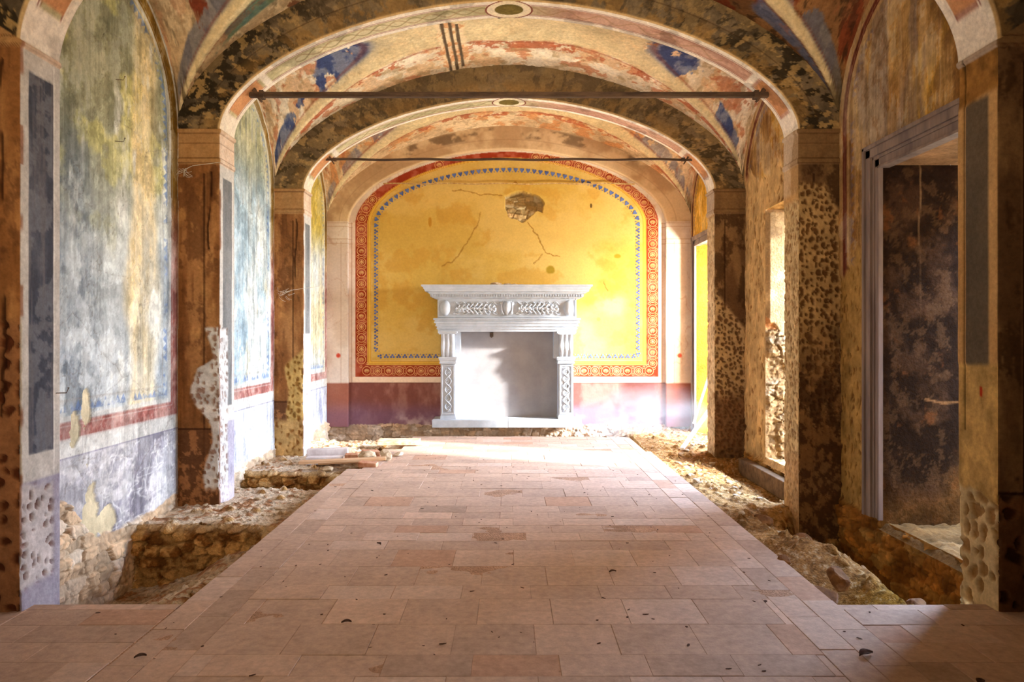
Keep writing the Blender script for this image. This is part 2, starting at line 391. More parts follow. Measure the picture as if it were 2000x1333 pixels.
def side_wall(side, k, step):
    y0 = AY(k) + TK - .02; y1 = AY(k + 1) + .02
    if k == 2: y1 = ENDY + .02
    op = OPEN.get(k) if side > 0 else None
    ys = inserted(y0, y1, step, op[:2] if op else ())
    zl = inserted(-.62, SPR, step * 1.15, op[2:] if op else ())
    top = lun_rise() * np.sqrt(np.clip(1 - ((ys - (y0 + y1) / 2) / ((y1 - y0) / 2)) ** 2, 0, 1)) + .03
    tv = np.linspace(0, 1, int(1.05 / step))[1:]
    Y = np.repeat(ys[:, None], len(zl) + len(tv), 1)
    Z = np.concatenate([np.repeat(zl[None], len(ys), 0), SPR + top[:, None] * tv[None]], 1)
    c, d = paint_wall(side, k, Y, Z, AY(k) + TK, AY(k + 1))
    if op:
        e = np.maximum(np.maximum(op[0] - Y, Y - op[1]), np.maximum(op[2] - Z, Z - op[3]))
        d = d * sm(.0, .06, e)
    X = side * (WW - d)
    keep = None
    if op:
        yc = (ys[:-1] + ys[1:]) / 2; zc = (Z[:-1, :-1] + Z[:-1, 1:]) / 2
        keep = ~((yc[:, None] > op[0]) & (yc[:, None] < op[1]) & (zc > op[2]) & (zc < op[3]))
    return grid_obj('wall_left' if side < 0 else 'wall_right', np.stack([X, Y, Z], -1), c, M_WALL, keep, flip=side > 0)
for k, st in ((-2, .06), (-1, .05), (0, .0075), (1, .010), (2, .013)):
    side_wall(-1, k, st); side_wall(1, k, st if k else .009)

# deep masonry jambs, heads and sills of the openings in the right wall
def reveal(k, depth=1.0):
    y0, y1, z0, z1 = OPEN[k]; x0, x1 = WW - .0, WW + depth
    def patch(P0, U, V, step, cf, amp, flip=False):
        nu = max(3, int(np.linalg.norm(U) / step)); nv = max(3, int(np.linalg.norm(V) / step))
        u, v = np.meshgrid(np.linspace(0, 1, nu), np.linspace(0, 1, nv), indexing='ij')
        P = np.array(P0) + u[..., None] * np.array(U) + v[..., None] * np.array(V)
        N = np.cross(U, V); N = N / np.linalg.norm(N)
        c, d = cf(u * np.linalg.norm(U), v * np.linalg.norm(V))
        e = sm(0, .04, np.minimum(u, 1 - u) * np.linalg.norm(U)) * sm(0, .04, np.minimum(v, 1 - v) * np.linalg.norm(V))
        P = P + N * (d * amp * e)[..., None]
        return grid_obj('wall_right', P, c, M_STONE, flip=flip)
    def dark(u, v):
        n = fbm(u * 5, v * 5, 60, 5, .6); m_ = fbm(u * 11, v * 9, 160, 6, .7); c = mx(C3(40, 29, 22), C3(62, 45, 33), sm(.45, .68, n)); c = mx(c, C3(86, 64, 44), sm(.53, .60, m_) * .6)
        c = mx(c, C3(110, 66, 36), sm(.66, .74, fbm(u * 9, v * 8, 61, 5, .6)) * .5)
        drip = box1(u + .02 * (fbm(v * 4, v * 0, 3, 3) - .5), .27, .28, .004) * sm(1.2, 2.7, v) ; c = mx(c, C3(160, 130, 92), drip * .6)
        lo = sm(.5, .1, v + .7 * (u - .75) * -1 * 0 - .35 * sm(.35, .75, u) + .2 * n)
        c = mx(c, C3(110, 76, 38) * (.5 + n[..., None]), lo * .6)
        c = mx(c, C3(150, 110, 70), seg(u, v, [(.32, .93), (.45, .90), (.6, .91), (.75, .89)], .012) * .7)
        return c, .02 * n
    def stones(u, v):
        d, c = rubble(u, v, 77, .19, .42); c = mx(c, C3(196, 156, 104), .5) * .72
        brick = sm(.55, .6, vn(u * 3, np.floor(v / .075) * .31, 5)) * (v > 1.2); c = mx(c, C3(214, 136, 84), brick * .5)
        lim = 1.55 - .9 * np.clip(u, 0, .5) ** 1.2 * 1.6 + .1 * (fbm(u * 6, v * 6, 8, 3) - .5)
        pl = sm(lim - .01, lim + .01, v); n = fbm(u * 6, v * 5, 9, 5, .6)
        pc = mx(C3(140, 112, 82), C3(170, 150, 116), n)
        pc = mx(pc, pc * 1.2, sm(.5, .65, n))
        return mx(c, pc, pl), d * (1 - pl) + .035 * pl
    def ochre(u, v):
        n = fbm(u * 4, v * 3, 19, 4, .6); c = mx(C3(166, 84, 28), C3(184, 108, 42), n)
        return c, .01 * n
    def rough(u, v):
        n = fbm(u * 9, v * 9, 33, 5, .6); pt = pits(u, v, .06, 34, 2, .33, .7)
        return mx(C3(170, 128, 76) * (.6 + .7 * n[..., None]), C3(96, 62, 34), pt * .5), .03 * n - .02 * pt
    far = {0: dark, 1: stones, 2: ochre}[k]; H = z1 - z0
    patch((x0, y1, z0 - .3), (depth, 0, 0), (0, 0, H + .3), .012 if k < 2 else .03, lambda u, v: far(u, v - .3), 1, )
    patch((x1, y0, z0 - .3), (-depth, 0, 0), (0, 0, H + .3), .04, rough, 1)
    patch((x0, y0, z1), (0, y1 - y0, 0), (depth, 0, 0), .02, (lambda u, v: (C3(150, 116, 84) * (.7 + .6 * fbm(u * 7, v * 7, 3, 4)[..., None]), .01 * fbm(u * 7, v * 7, 3, 4))) if k != 1 else rough, -1)
    def sill(u, v):
        n = fbm(u * 6, v * 6, 44 + k, 5, .6)
        return (C3(120, 92, 58) if k == 0 else C3(176, 140, 92)) * (.65 + .7 * n[..., None]), .10 * n + (.06 * sm(.25, .7, u) if k == 1 else 0)
    patch((x0 - .04, y0, z0 - .06), (depth + .04, 0, 0), (0, y1 - y0, 0), .014, sill, 1)
for k in (0, 1, 2): reveal(k)

# ------------------------------------------------------------------ pilasters with their transverse arches
def paint_rib(k, side, z, arch, phi, fr, g, x):
    """fr: 1 on the face towards the camera (or the rear one), 0 on the inner reveal; g: 0..1 across"""
    sd = 300 + 17 * k
    w = np.where(fr > .5, g * .36, g * TK)
    q = np.where(arch, phi * 7.6 + 20, z + np.where(side > 0, 9.0, 0.0))
    n1 = fbm(w * 5, q * 1.4, sd, 5, .6); n2 = fbm(w * 16, q * 9, sd + 5, 4, .6); n3 = fbm(w * 45, q * 2.2, sd + 9, 3, .6)
    disp = np.zeros(z.shape); L = side < 0; Rt = ~L
    # --- front faces of the pilasters
    cf = mx(C3(132, 90, 54), C3(168, 122, 78), sm(.4, .62, n1)); cf = mx(cf, C3(98, 66, 42), sm(.52, .60, fbm(w * 6, q * 3, sd + 25, 6, .7)) * .6); cf = mx(cf, C3(92, 60, 38), sm(.54, .7, n3) * .35)
    cf = mx(cf, C3(188, 142, 88), sm(.62, .7, n2) * sm(.5, .6, n1) * .7)
    if k == 1: cf = cf * (1.0 + .0 * z[..., None])
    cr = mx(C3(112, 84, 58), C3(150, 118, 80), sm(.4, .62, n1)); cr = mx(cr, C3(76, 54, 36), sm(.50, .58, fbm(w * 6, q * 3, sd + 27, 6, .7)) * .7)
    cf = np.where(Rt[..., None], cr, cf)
    gl = box1(g, .665, .69, .006) * (z < 2.82); cf = mx(cf, C3(44, 26, 16), gl * .85); disp -= fr * gl * .006
    cf = mx(cf, C3(186, 140, 92), box1(g, .70, .715, .004) * (z < 2.82) * .35)
    bk = box1(z, .60, .615, .004); cf = mx(cf, C3(50, 30, 22), bk * .8 * (1 - arch)); 
    base = sm(.60, .59, z) * L; cf = mx(cf, mx(C3(92, 62, 42), C3(156, 108, 70), sm(.49, .55, fbm(w * 12, q * 9, sd + 14, 6, .7))), base * .8)
    # --- inner reveals
    ci = mx(C3(176, 172, 164), C3(206, 204, 196), n2)
    pan = box1(g, .2, .82, .012) * box1(z + .01 * n2, .80, 2.80, .006)
    sl = mx(C3(70, 74, 84), C3(104, 108, 116), sm(.4, .65, n1)); sl = mx(sl, C3(132, 134, 138), stain(w, q, sd + 81, 5, .56, .6, 6) * .5); sl = mx(sl, C3(110, 108, 110), sm(.5, .7, n3) * .6)
    if k >= 1: sl = mx(sl, C3(140, 140, 132), .55)
    rr = mx(C3(178, 136, 84), C3(206, 168, 116), n1); rs = mx(C3(84, 76, 66), C3(110, 96, 78), n1)
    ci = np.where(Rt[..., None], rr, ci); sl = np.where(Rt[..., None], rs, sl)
    if k == 0: pan = np.where(Rt, box1(g, .22, .8, .012) * sm(1.22, 1.26, z + .12 * (fbm(w * 14, q * 0, 4, 3) - .5)) * sm(2.72, 2.68, z + .05 * n2), pan)
    else: pan = np.where(Rt, 0, pan)
    ci = mx(ci, sl, pan); ci = mx(ci, C3(236, 234, 228), box1(g, .84, .87, .006) * .6 * L); ci = mx(ci, C3(60, 56, 64), box1(g, .80, .825, .005) * pan * .5)
    ci = mx(ci, mx(C3(128, 122, 146), C3(172, 170, 184), n2), sm(.66, .65, z) * L * .8)
    # capital : thin mouldings from 2.92 to the spring
    cap = box1(z, 2.90, 3.21, .004) * (1 - arch)
    capc = mx(C3(168, 128, 84), C3(196, 160, 112), n2); capi = mx(C3(198, 172, 146), C3(222, 206, 190), n2)
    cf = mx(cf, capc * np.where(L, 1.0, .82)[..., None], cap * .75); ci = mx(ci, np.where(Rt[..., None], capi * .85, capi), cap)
    for a in (2.905, 2.95, 3.08, 3.165): 
        cf = mx(cf, C3(92, 62, 40), box1(z, a, a + .007, .003) * (1 - arch) * .7); ci = mx(ci, C3(128, 104, 88), box1(z, a, a + .007, .003) * (1 - arch) * .7)
    pr = (.016 * sm(3.165, 3.175, z) + .010 * box1(z, 2.905, 2.95, .004)) * (z < 3.21); disp += pr * (1 - arch)
    # --- arch: face and soffit
    fa = mx(C3(84, 74, 60), C3(116, 102, 82), sm(.4, .6, n1)); fa = mx(fa, C3(62, 54, 42), stain(w, q, sd + 39, 5, .5, .56, 6) * .5)
    pch = stain(w, q, sd + 31, 5.0, .54, .555, 7); spk = stain(w, q, sd + 33, 13, .50, .525, 7)
    low = sm(.42, .04, np.minimum(phi, 1 - phi))
    fa = mx(fa, C3(150, 126, 86), pch * .45); fa = mx(fa, C3(46, 40, 30), spk * low * (1 - pch) * .85)
    fa = mx(fa, C3(176, 146, 96), stain(w, q, sd + 35, 16, .6, .63) * low * .8)
    gs = sm(.45, .8, g) ; fa = mx(fa, C3(152, 116, 66), gs * sm(.47, .52, fbm(w * 5, q * 5, sd + 41, 6, .68)) * .5)
    fa = mx(fa, C3(58, 42, 28), box1(g, .57, .59, .006) * .6); fa = mx(fa, C3(206, 176, 128), box1(g, .955, 1.01, .01) * .9); fa = mx(fa, C3(196, 164, 108), box1(g, 0, .02, .01) * .6)
    if k >= 2: fa = mx(fa, C3(150, 128, 92), .25)
    sw = mx(C3(222, 212, 196), C3(238, 232, 220), n2)
    olive = mx(C3(176, 168, 132), C3(206, 196, 160), sm(.4, .6, n1)); pk = mx(C3(172, 132, 116), C3(196, 160, 140), sm(.4, .6, n1))
    rgt = sm(.5, .62, phi)[..., None]; olive = olive * (1 - rgt) + pk * rgt
    so = mx(sw, olive, box1(g, .24, .76, .01))
    wv = np.abs(g - .5 - .16 * np.sin(phi * 120)) ; so = mx(so, C3(128, 118, 84), sm(.05, .02, wv) * (phi > .16) * (phi < .5) * .6)
    wv = np.abs(g - .5 + .16 * np.sin(phi * 120)); so = mx(so, C3(150, 120, 90), sm(.05, .02, wv) * (phi > .16) * (phi < .84) * .5)
    for a in (.18, .23, .77, .82): so = mx(so, C3(124, 66, 60), box1(g, a, a + .02, .006) * .8)
    e = np.minimum(phi, 1 - phi)
    so = mx(so, mx(C3(186, 130, 92), C3(206, 156, 112), n2), box1(e, .035, .095, .002) * box1(g, .2, .8, .01))
    so = mx(so, sw, (box1(e, .0, .03, .002) + box1(e, .10, .112, .002)))
    ph = (phi - .5) * 7.6; md = np.hypot(ph / .22, (g - .5) * TK / .13)
    so = mx(so, C3(226, 214, 186), sm(1.25, 1.2, md)); so = mx(so, C3(116, 58, 50), box1(md, 1.18, 1.27, .02)); so = mx(so, mx(C3(92, 82, 44), C3(136, 120, 66), n2), sm(.78, .74, md))
    so = mx(so, so * .78, stain(w, q, sd + 51, 3, .58, .66) * .7)
    if k == 1:
        pass
    A = arch[..., None]
    c = np.where((fr > .5)[..., None], np.where(A, fa, cf), np.where(A, so, ci))
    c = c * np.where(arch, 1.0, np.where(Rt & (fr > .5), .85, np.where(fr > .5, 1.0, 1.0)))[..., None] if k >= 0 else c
    # --- plaster keyed with pick marks at the foot
    def keyed(m, s, col, pitc, seed, asp=1.6, thr=.34, depth=.014, dens=.85):
        nonlocal c, disp
        uu = np.where(fr > .5, (g - 1) * .36, g * TK)
        pt = pits(uu, q, s, seed, asp, thr, dens); cc = col * (.80 + .35 * fbm(uu * 9, q * 9, seed + 1, 4, .6))[..., None]
        c = mx(c, mx(cc, pitc, pt * .8), m); disp = disp - m * (.006 + depth * pt) ; return pt
    wob = .10 * (fbm(q * 4, w * 3, sd + 71, 4) - .5); wf = np.where(fr > .5, (1 - g) * .36, 0); na = 1 - arch
    if k == 0:
        m = na * L * (fr < .5) * sm(.66, .62, z + 2.2 * wob) * sm(.06, .12, z - wob) * sm(.9, .8, g + wob)
        keyed(m, .052, C3(196, 190, 188), C3(120, 84, 74), 401, 1.25, .30, .018, .8)
        m = na * L * (fr > .5) * sm(1.5, 1.42, z + wob) * sm(.36, .32, wf + wob)
        keyed(m, .07, C3(150, 106, 72), C3(70, 36, 22), 402, 1.3, .36, .02, .8)
        m = na * Rt * (fr < .5) * sm(1.26, 1.22, z + wob) ; c = mx(c, C3(196, 160, 98) * (.7 + .5 * n2[..., None]), m); disp -= m * .004
        m = na * Rt * (fr < .5) * sm(.60, .56, z + 2 * wob) * sm(-.2, -.14, z); keyed(m, .07, C3(206, 182, 136), C3(140, 102, 60), 403, 1.5, .46, .02, .9)
        m = na * Rt * (fr > .5) * sm(.62, .55, z + 2 * wob); keyed(m, .08, C3(110, 78, 52), C3(50, 28, 18), 404, 1.3, .4, .02, .9)
        m = na * Rt * (fr < .5) * sm(2.66, 2.72, z + wob) * (z < 2.90); c = mx(c, C3(150, 108, 56) * (.6 + .7 * n2[..., None]), m); disp -= m * .012 * n2
        m = na * Rt * (fr < .5) * sm(.018, .008, np.abs(g - .84 - .2 * wob)) * (z > .9); c = mx(c, C3(30, 20, 12), m * .9); disp -= m * .01
        for (a, b, s_) in ((4.0, .5, 0),):
            rd = np.hypot((g - .42) * TK / .016, (z - 1.12) / .035) + .3 * n2
            c = mx(c, C3(170, 40, 24), sm(1.1, .7, rd) * na * Rt * (fr < .5) * .85)
    if k == 1:
        prof = .09 + .10 * sm(1.22, 1.12, z) * sm(.62, .92, z) + .03 * np.sin(z * 9)
        mL = na * L * sm(1.50, 1.47, z + wob * .5) * sm(-.1, .06, z + .3 * (fr > .5)) * np.where(fr > .5, sm(prof * 1.0 + .01, prof * 1.0 - .01, wf + wob * .3) * sm(.05, .12, z), sm(.62, .55, g + wob * 1.4))
        keyed(mL, .040, C3(210, 210, 208), C3(142, 108, 92), 411, 1.7, .40, .016, .75)
        m = na * L * (fr < .5) * sm(.2, .05, z) * .6; c = mx(c, C3(196, 186, 190), m)
        m = na * Rt * (fr > .5) * sm(2.78, 2.70, z + wob + .9 * np.clip(wf - .20, 0, 1) * 3) * sm(.45, .9, z + 3 * wob)
        keyed(m, .036, C3(186, 154, 106), C3(84, 56, 32), 413, 1.7, .46, .018, .95)
        m = na * Rt * (fr > .5) * sm(1.75, .9, z + 4 * wob) ; dk = fbm(w * 12, q * 7, sd + 67, 6, .7); c = mx(c, mx(C3(78, 54, 36), C3(130, 96, 62), sm(.5, .58, dk)), m * .85); disp -= .02 * m * dk
        m = na * Rt * (fr < .5) * sm(2.62, 2.55, z + wob); keyed(m, .030, C3(210, 182, 134), C3(128, 90, 56), 412, 2.2, .42, .012, .85)
        m = na * Rt * (fr < .5) * sm(.45, .3, z + wob); c = mx(c, C3(190, 150, 108) * (.75 + .5 * n2[..., None]), m * .7)
        ls = na * Rt * (fr < .5) * sm(2.62, 2.7, z + wob); c = mx(c, mx(C3(206, 186, 160), C3(150, 120, 84), sm(.5, .6, n1)), ls * .6)
    if k == 2:
        mL = na * L * np.where(fr > .5, sm(.19, .17, wf + wob * .6 + .07 * sm(1.0, 1.3, z)) * sm(1.28, 1.22, z + wf), sm(1.45, 1.42, z))
        keyed(mL * (fr > .5), .055, C3(190, 158, 96), C3(130, 92, 46), 421, 1.5, .34, .014, .9); keyed(mL * (fr < .5), .05, C3(224, 226, 230), C3(160, 110, 96), 422, 1.7, .28, .012, .6)
        m = na * L * (fr > .5) * sm(.42, .36, z + wob) ; keyed(m, .06, C3(186, 150, 96), C3(132, 88, 46), 423, 1.8, .3, .01, .8)
        m = na * Rt * (fr > .5) * sm(1.95, 1.85, z + wob + 1.6 * wf - .1); keyed(m, .040, C3(180, 152, 110), C3(80, 56, 38), 424, 1.5, .45, .016, .95)
        m = na * Rt * (fr > .5) * sm(.9, .5, z + 3 * wob); c = mx(c, C3(96, 68, 46) * (.7 + .6 * n2[..., None]), m * .8)
        m = na * Rt * (fr < .5) * sm(2.95, 2.85, z); keyed(m, .045, C3(212, 186, 146), C3(126, 90, 60), 425, 1.9, .34, .014, .9)
    # loosened paint scallops near the inner arris
    ed = na * (fr > .5) * L * (z < 2.84) * (z > (1.5 if k == 1 else (1.3 if k == 2 else 1.0))) * sm(.010, .004, np.abs(wf - .05 - .06 * fbm(z * 3, z * 0, sd + 88, 3))) * sm(.45, .55, vn(z * 3.5, z * 0, sd + 2)) * (z > .8)
    c = mx(c, C3(44, 26, 16), ed * .8); disp -= ed * .006
    ed = na * (fr < .5) * L * sm(.10, .05, g + .06 * (n2 - .5)) * sm(.56, .62, vn(z * 5, z * 0, sd + 6)); c = mx(c, C3(126, 80, 56), ed * .7)
    disp += .004 * (fbm(w * 7, q * 5, sd + 95, 3) - .5)
    return c, disp
def rib(k, step):
    n = 1.78; y0 = AY(k); y1 = y0 + TK
    nz = int((SPR + .6) / step); zb = np.linspace(-.6, SPR, nz)
    na = int(7.2 / step); ph = np.linspace(0, 1, na)
    th = PI * (1 - ph)
    def curve(a, b, th):
        c, s = np.cos(th), np.sin(th)
        return a * np.sign(c) * np.abs(c) ** (2 / n), SPR + b * np.abs(s) ** (2 / n)
    tt = np.linspace(0, PI, 4000); cx, cz = curve(HW, RISE, tt[::-1]); L = np.concatenate([[0], np.cumsum(np.hypot(np.diff(cx), np.diff(cz)))]); L /= L[-1]
    th = np.interp(ph, L, tt[::-1])
    s0 = 2.93 if k <= 0 else SPR
    ix, iz = curve(HW, RISE, th); iz = s0 + (iz - SPR) * (SPR + RISE - s0) / RISE; ox, oz = curve(WW + .06, XRISE + .08, th); OX = WW + .06
    xi = np.concatenate([np.full(nz, -HW), ix[1:-1], np.full(nz, HW)]); zbi = np.linspace(-.6, s0, nz); zi = np.concatenate([zbi, iz[1:-1], zbi[::-1]])
    xo = np.concatenate([np.full(nz, -OX), ox[1:-1], np.full(nz, OX)]); zo = np.concatenate([zb, oz[1:-1], zb[::-1]])
    arch = np.concatenate([np.zeros(nz, bool), np.ones(na - 2, bool), np.zeros(nz, bool)])
    phi = np.concatenate([np.zeros(nz), ph[1:-1], np.ones(nz)])
    nf = int(.36 / step) + 1; nt = int(TK / step) + 1; nb = max(3, nf // 4)
    a = np.linspace(0, 1, nf); b = np.linspace(0, 1, nt)[1:]; cc = np.linspace(1, 0, nb)[1:]
    s = np.concatenate([a, np.ones(len(b)), cc]); yy = np.concatenate([np.full(nf, y0), y0 + b * TK, np.full(len(cc), y1)])
    fr = np.concatenate([np.ones(nf), np.zeros(len(b)), np.ones(len(cc))]); g = np.concatenate([a, b, cc])
    X = xo[:, None] + (xi - xo)[:, None] * s[None]; Z = zo[:, None] + (zi - zo)[:, None] * s[None]; Y = np.repeat(yy[None], len(xi), 0)
    sh = X.shape; bc = lambda v, ax: np.repeat(v[:, None], sh[1], 1) if ax == 0 else np.repeat(v[None], sh[0], 0)
    side = np.where(X < 0, -1, 1)
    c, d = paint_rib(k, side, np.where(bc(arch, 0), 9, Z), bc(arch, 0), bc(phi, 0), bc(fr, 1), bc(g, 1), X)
    # outward direction: towards the axis of the hall on reveals, towards the camera on the face
    tx = np.gradient(xi); tz = np.gradient(zi); l = np.hypot(tx, tz) + 1e-9; nx, nz_ = tz / l, -tx / l
    rr = np.random.RandomState(k + 9)
    chip = .010 * fbm(np.arange(len(xi)) * step * 9, np.zeros(len(xi)), 33 + k, 4)
    cor = np.exp(-np.abs(s - 1) * 30) * (fr > .5) + np.exp(-b_dist(g, fr) * 30) * (fr < .5)
    inner = (fr < .5)
    dn = d * np.where(inner, 1, 0)[None]; df = d * np.where(inner, 0, 1)[None]
    # blend both directions on the arris so that the corner stays closed
    k0 = nf - 1; k1 = nf - 1 + len(b)
    dn[:, k0] = d[:, k0]; 
    X = X + nx[:, None] * dn; Z = Z + nz_[:, None] * dn
    sgn = np.where(np.arange(sh[1]) <= k0, -1.0, np.where(np.arange(sh[1]) >= k1, 1.0, 0.0))
    Y = Y + sgn[None] * np.where(np.arange(sh[1]) == k1, d[:, [k1]] * 0, d)
    ck = chip[:, None] * np.exp(-((np.arange(sh[1]) - k0) / 1.6) ** 2)[None]
    X -= nx[:, None] * ck; Z -= nz_[:, None] * ck; Y += ck
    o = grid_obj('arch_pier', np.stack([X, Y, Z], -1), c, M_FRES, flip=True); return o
def b_dist(g, fr): return np.minimum(g, 1 - g)
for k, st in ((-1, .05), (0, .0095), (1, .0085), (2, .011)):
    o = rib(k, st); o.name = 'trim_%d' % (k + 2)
# ------------------------------------------------------------------ vaults
def vault(k, step):
    n = 1.78; y0 = AY(k) + TK - .01; y1 = AY(k + 1) + .01; yc = (y0 + y1) / 2; r = (y1 - y0) / 2
    if k == 2: y1 = ENDY - .07
    m = int(8.4 / step); ny = int((y1 - y0) / step)
    tt = np.linspace(0, PI, 4000); fx = lambda t: (WW + .01) * np.sign(np.cos(t)) * np.abs(np.cos(t)) ** (2 / n)
    fz = lambda t: XRISE * np.abs(np.sin(t)) ** (2 / n)
    cx, cz = fx(tt[::-1]), fz(tt[::-1]); Ln = np.concatenate([[0], np.cumsum(np.hypot(np.diff(cx), np.diff(cz)))]); Ln /= Ln[-1]
    t = np.interp(np.linspace(0, 1, m), Ln, tt[::-1]); xs, zs = fx(t), fz(t)
    X = np.repeat(xs[:, None], ny, 1); Y = np.repeat(np.linspace(y0, y1, ny)[None], m, 0); zA = np.repeat(zs[:, None], ny, 1)
    crown = lun_rise() + (XRISE + .04 - lun_rise()) * np.clip(1 - np.abs(X) / WW, 0, 1) ** 0.9
    zB = crown * np.sqrt(np.clip(1 - ((Y - yc) / r) ** 2, 0, 1))
    gd = zB - zA; lat = gd > 0
    Z = np.maximum(zA, zB); Zs = Z.copy()
    sd = 500 + 13 * k; q = np.repeat((np.linspace(0, 1, m) * 8.4)[:, None], ny, 1)
    n1 = fbm(q * 1.5, Y * 1.5, sd, 6, .6); n2 = fbm(q * 7, Y * 7, sd + 3, 5, .6); n3 = fbm(q * 3.2, Y * 3.2, sd + 6, 6, .62)
    if k <= 0:
        L = mx(C3(186, 160, 124), C3(216, 196, 160), sm(.4, .6, n1)); L = mx(L, C3(100, 40, 26), sm(.60, .615, n3) * .85); L = mx(L, C3(150, 126, 96), sm(.52, .56, fbm(q * 4, Y * 4, sd + 91, 6, .7)) * .5); L = mx(L, C3(110, 100, 80), sm(.60, .64, n2) * .5)
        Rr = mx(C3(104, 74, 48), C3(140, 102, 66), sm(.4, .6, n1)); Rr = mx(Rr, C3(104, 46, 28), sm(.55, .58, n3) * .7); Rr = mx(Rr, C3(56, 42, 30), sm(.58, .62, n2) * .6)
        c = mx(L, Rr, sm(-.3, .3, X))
    elif k == 1:
        c = mx(C3(216, 198, 168), C3(238, 226, 204), sm(.4, .6, n1)); c = mx(c, C3(206, 154, 104), sm(.53, .60, n3) * .5)
        c = mx(c, C3(186, 118, 84), sm(.61, .64, fbm(q * 5, Y * 9, sd + 8, 5, .6)) * .7); c = mx(c, C3(156, 130, 92), sm(.56, .64, n2) * .5)
    else:
        c = mx(C3(206, 176, 138), C3(230, 206, 168), sm(.4, .6, n1)); c = mx(c, C3(200, 120, 66), sm(.54, .60, n3) * .55)
        c = mx(c, C3(150, 122, 92), sm(.56, .64, n2) * .4)
    ed = n3 + .0
    # lateral cells : faded blue ground left between losses
    nearg = box1(gd + .10 * (n3 - .5), .035, .16 + .12 * n1, .012)
    blue = mx(C3(52, 68, 116), C3(112, 122, 150), sm(.4, .6, n2))
    if k <= 0: blue = mx(blue, C3(130, 120, 104), .6)
    bm_ = nearg * lat * sm(.46, .49, fbm(q * 2.6, Y * 2.6, sd + 15, 6, .66)) 
    if k == 2: bm_ = bm_ * .5
    c = mx(c, blue, bm_ * .9)
    if k <= 0: c = mx(c, mx(C3(40, 90, 110), C3(120, 130, 80), n2), box1(gd, -.30, -.03, .03) * (~lat) * (X < 0) * sm(.42, .5, n1) * .8); c = mx(c, C3(92, 104, 136), box1(gd + .05 * n2, -.34, -.06, .03) * (~lat) * (X > 0) * sm(.40, .5, n1) * .75)
    red = mx(C3(156, 72, 46), C3(190, 112, 78), n2)
    c = mx(c, red, box1(gd + .10 * (n3 - .5), -.20, -.07, .012) * (~lat) * sm(.52, .55, fbm(q * 3.6, Y * 3.6, sd + 16, 6, .7)) * (.75 if k >= 1 else .3))
    c = mx(c, red, box1(gd + .2 * (n3 - .5), .30, .75, .02) * lat * sm(.55, .58, fbm(q * 3.0, Y * 3.0, sd + 17, 6, .7)) * (.5 if k >= 1 else .2))
    ribc = mx(C3(226, 206, 160), C3(206, 190, 150), n2)
    c = mx(c, ribc, sm(.05, .03, np.abs(gd) * .6) * sm(.02, .1, zA) * .9)
    c = mx(c, C3(126, 60, 44), box1(np.abs(gd) * .6, .045, .055, .004) * .4)
    # dark mould where the cells run down on the capitals
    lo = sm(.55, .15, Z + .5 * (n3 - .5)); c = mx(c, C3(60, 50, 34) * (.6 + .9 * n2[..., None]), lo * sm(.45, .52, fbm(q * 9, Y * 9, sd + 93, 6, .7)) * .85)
    if k == 1:    # torn strip of bricks at the crown over the second bay
        br = sm(.16, .14, np.abs(X + .62) + .10 * (n2 - .5)) * sm(.48, .52, fbm(X * 4, Y * 3, 8, 4) + .05)
        c = mx(c, mx(C3(206, 150, 104), C3(232, 208, 170), sm(.45, .52, n2)), br * .8)
        for a in (-.70, -.62, -.55): c = mx(c, C3(96, 82, 66), sm(.022, .014, np.abs(X - a + .02 * (n2 - .5))) * br)
        c = mx(c, C3(216, 150, 84), box1(Y, 6.7, 6.85, .02) * box1(X, -.50, .12, .05) * .6)
    disp = .02 * (sm(.50, .52, n3) * .3 + n1 * .6 + n2 * .5); 
    P = np.stack([X, Y, SPR + Z + disp * sm(0, .3, Z)], -1)
    return grid_obj('ceiling', P, c, M_VAULT, flip=True)
for k, st in ((-2, .08), (-1, .07), (0, .014), (1, .0125), (2, .016)): vault(k, st)

# ------------------------------------------------------------------ end wall with the painted lunette
XC = -0.03
def lun(x, z, a, rise, zb, n=1.85):        # signed distance (approximate, >0 inside) of an arched panel
    u = np.abs(x - XC) / a; v = np.maximum(z - SPR, 0) / rise
    rr = (u ** n + v ** n) ** (1 / n)
    return np.where(z > SPR, (1 - rr) * a, np.minimum(a - np.abs(x - XC), z - zb))
HOLE = [(-.07, 3.62), (-.05, 3.42), (-.02, 3.38), (.0, 3.27), (.12, 3.25), (.22, 3.20), (.30, 3.26), (.38, 3.33), (.45, 3.40), (.52, 3.37), (.56, 3.52), (.50, 3.60), (.42, 3.66), (.33, 3.68), (.22, 3.72), (.10, 3.70), (.0, 3.66)]
def inside(px, pz, poly):
    r = np.zeros(px.shape, bool); n = len(poly); j = n - 1
    for i in range(n):
        xi, zi = poly[i]; xj, zj = poly[j]
        r ^= ((zi > pz) != (zj > pz)) & (px < (xj - xi) * (pz - zi) / (zj - zi + 1e-12) + xi); j = i
    return r
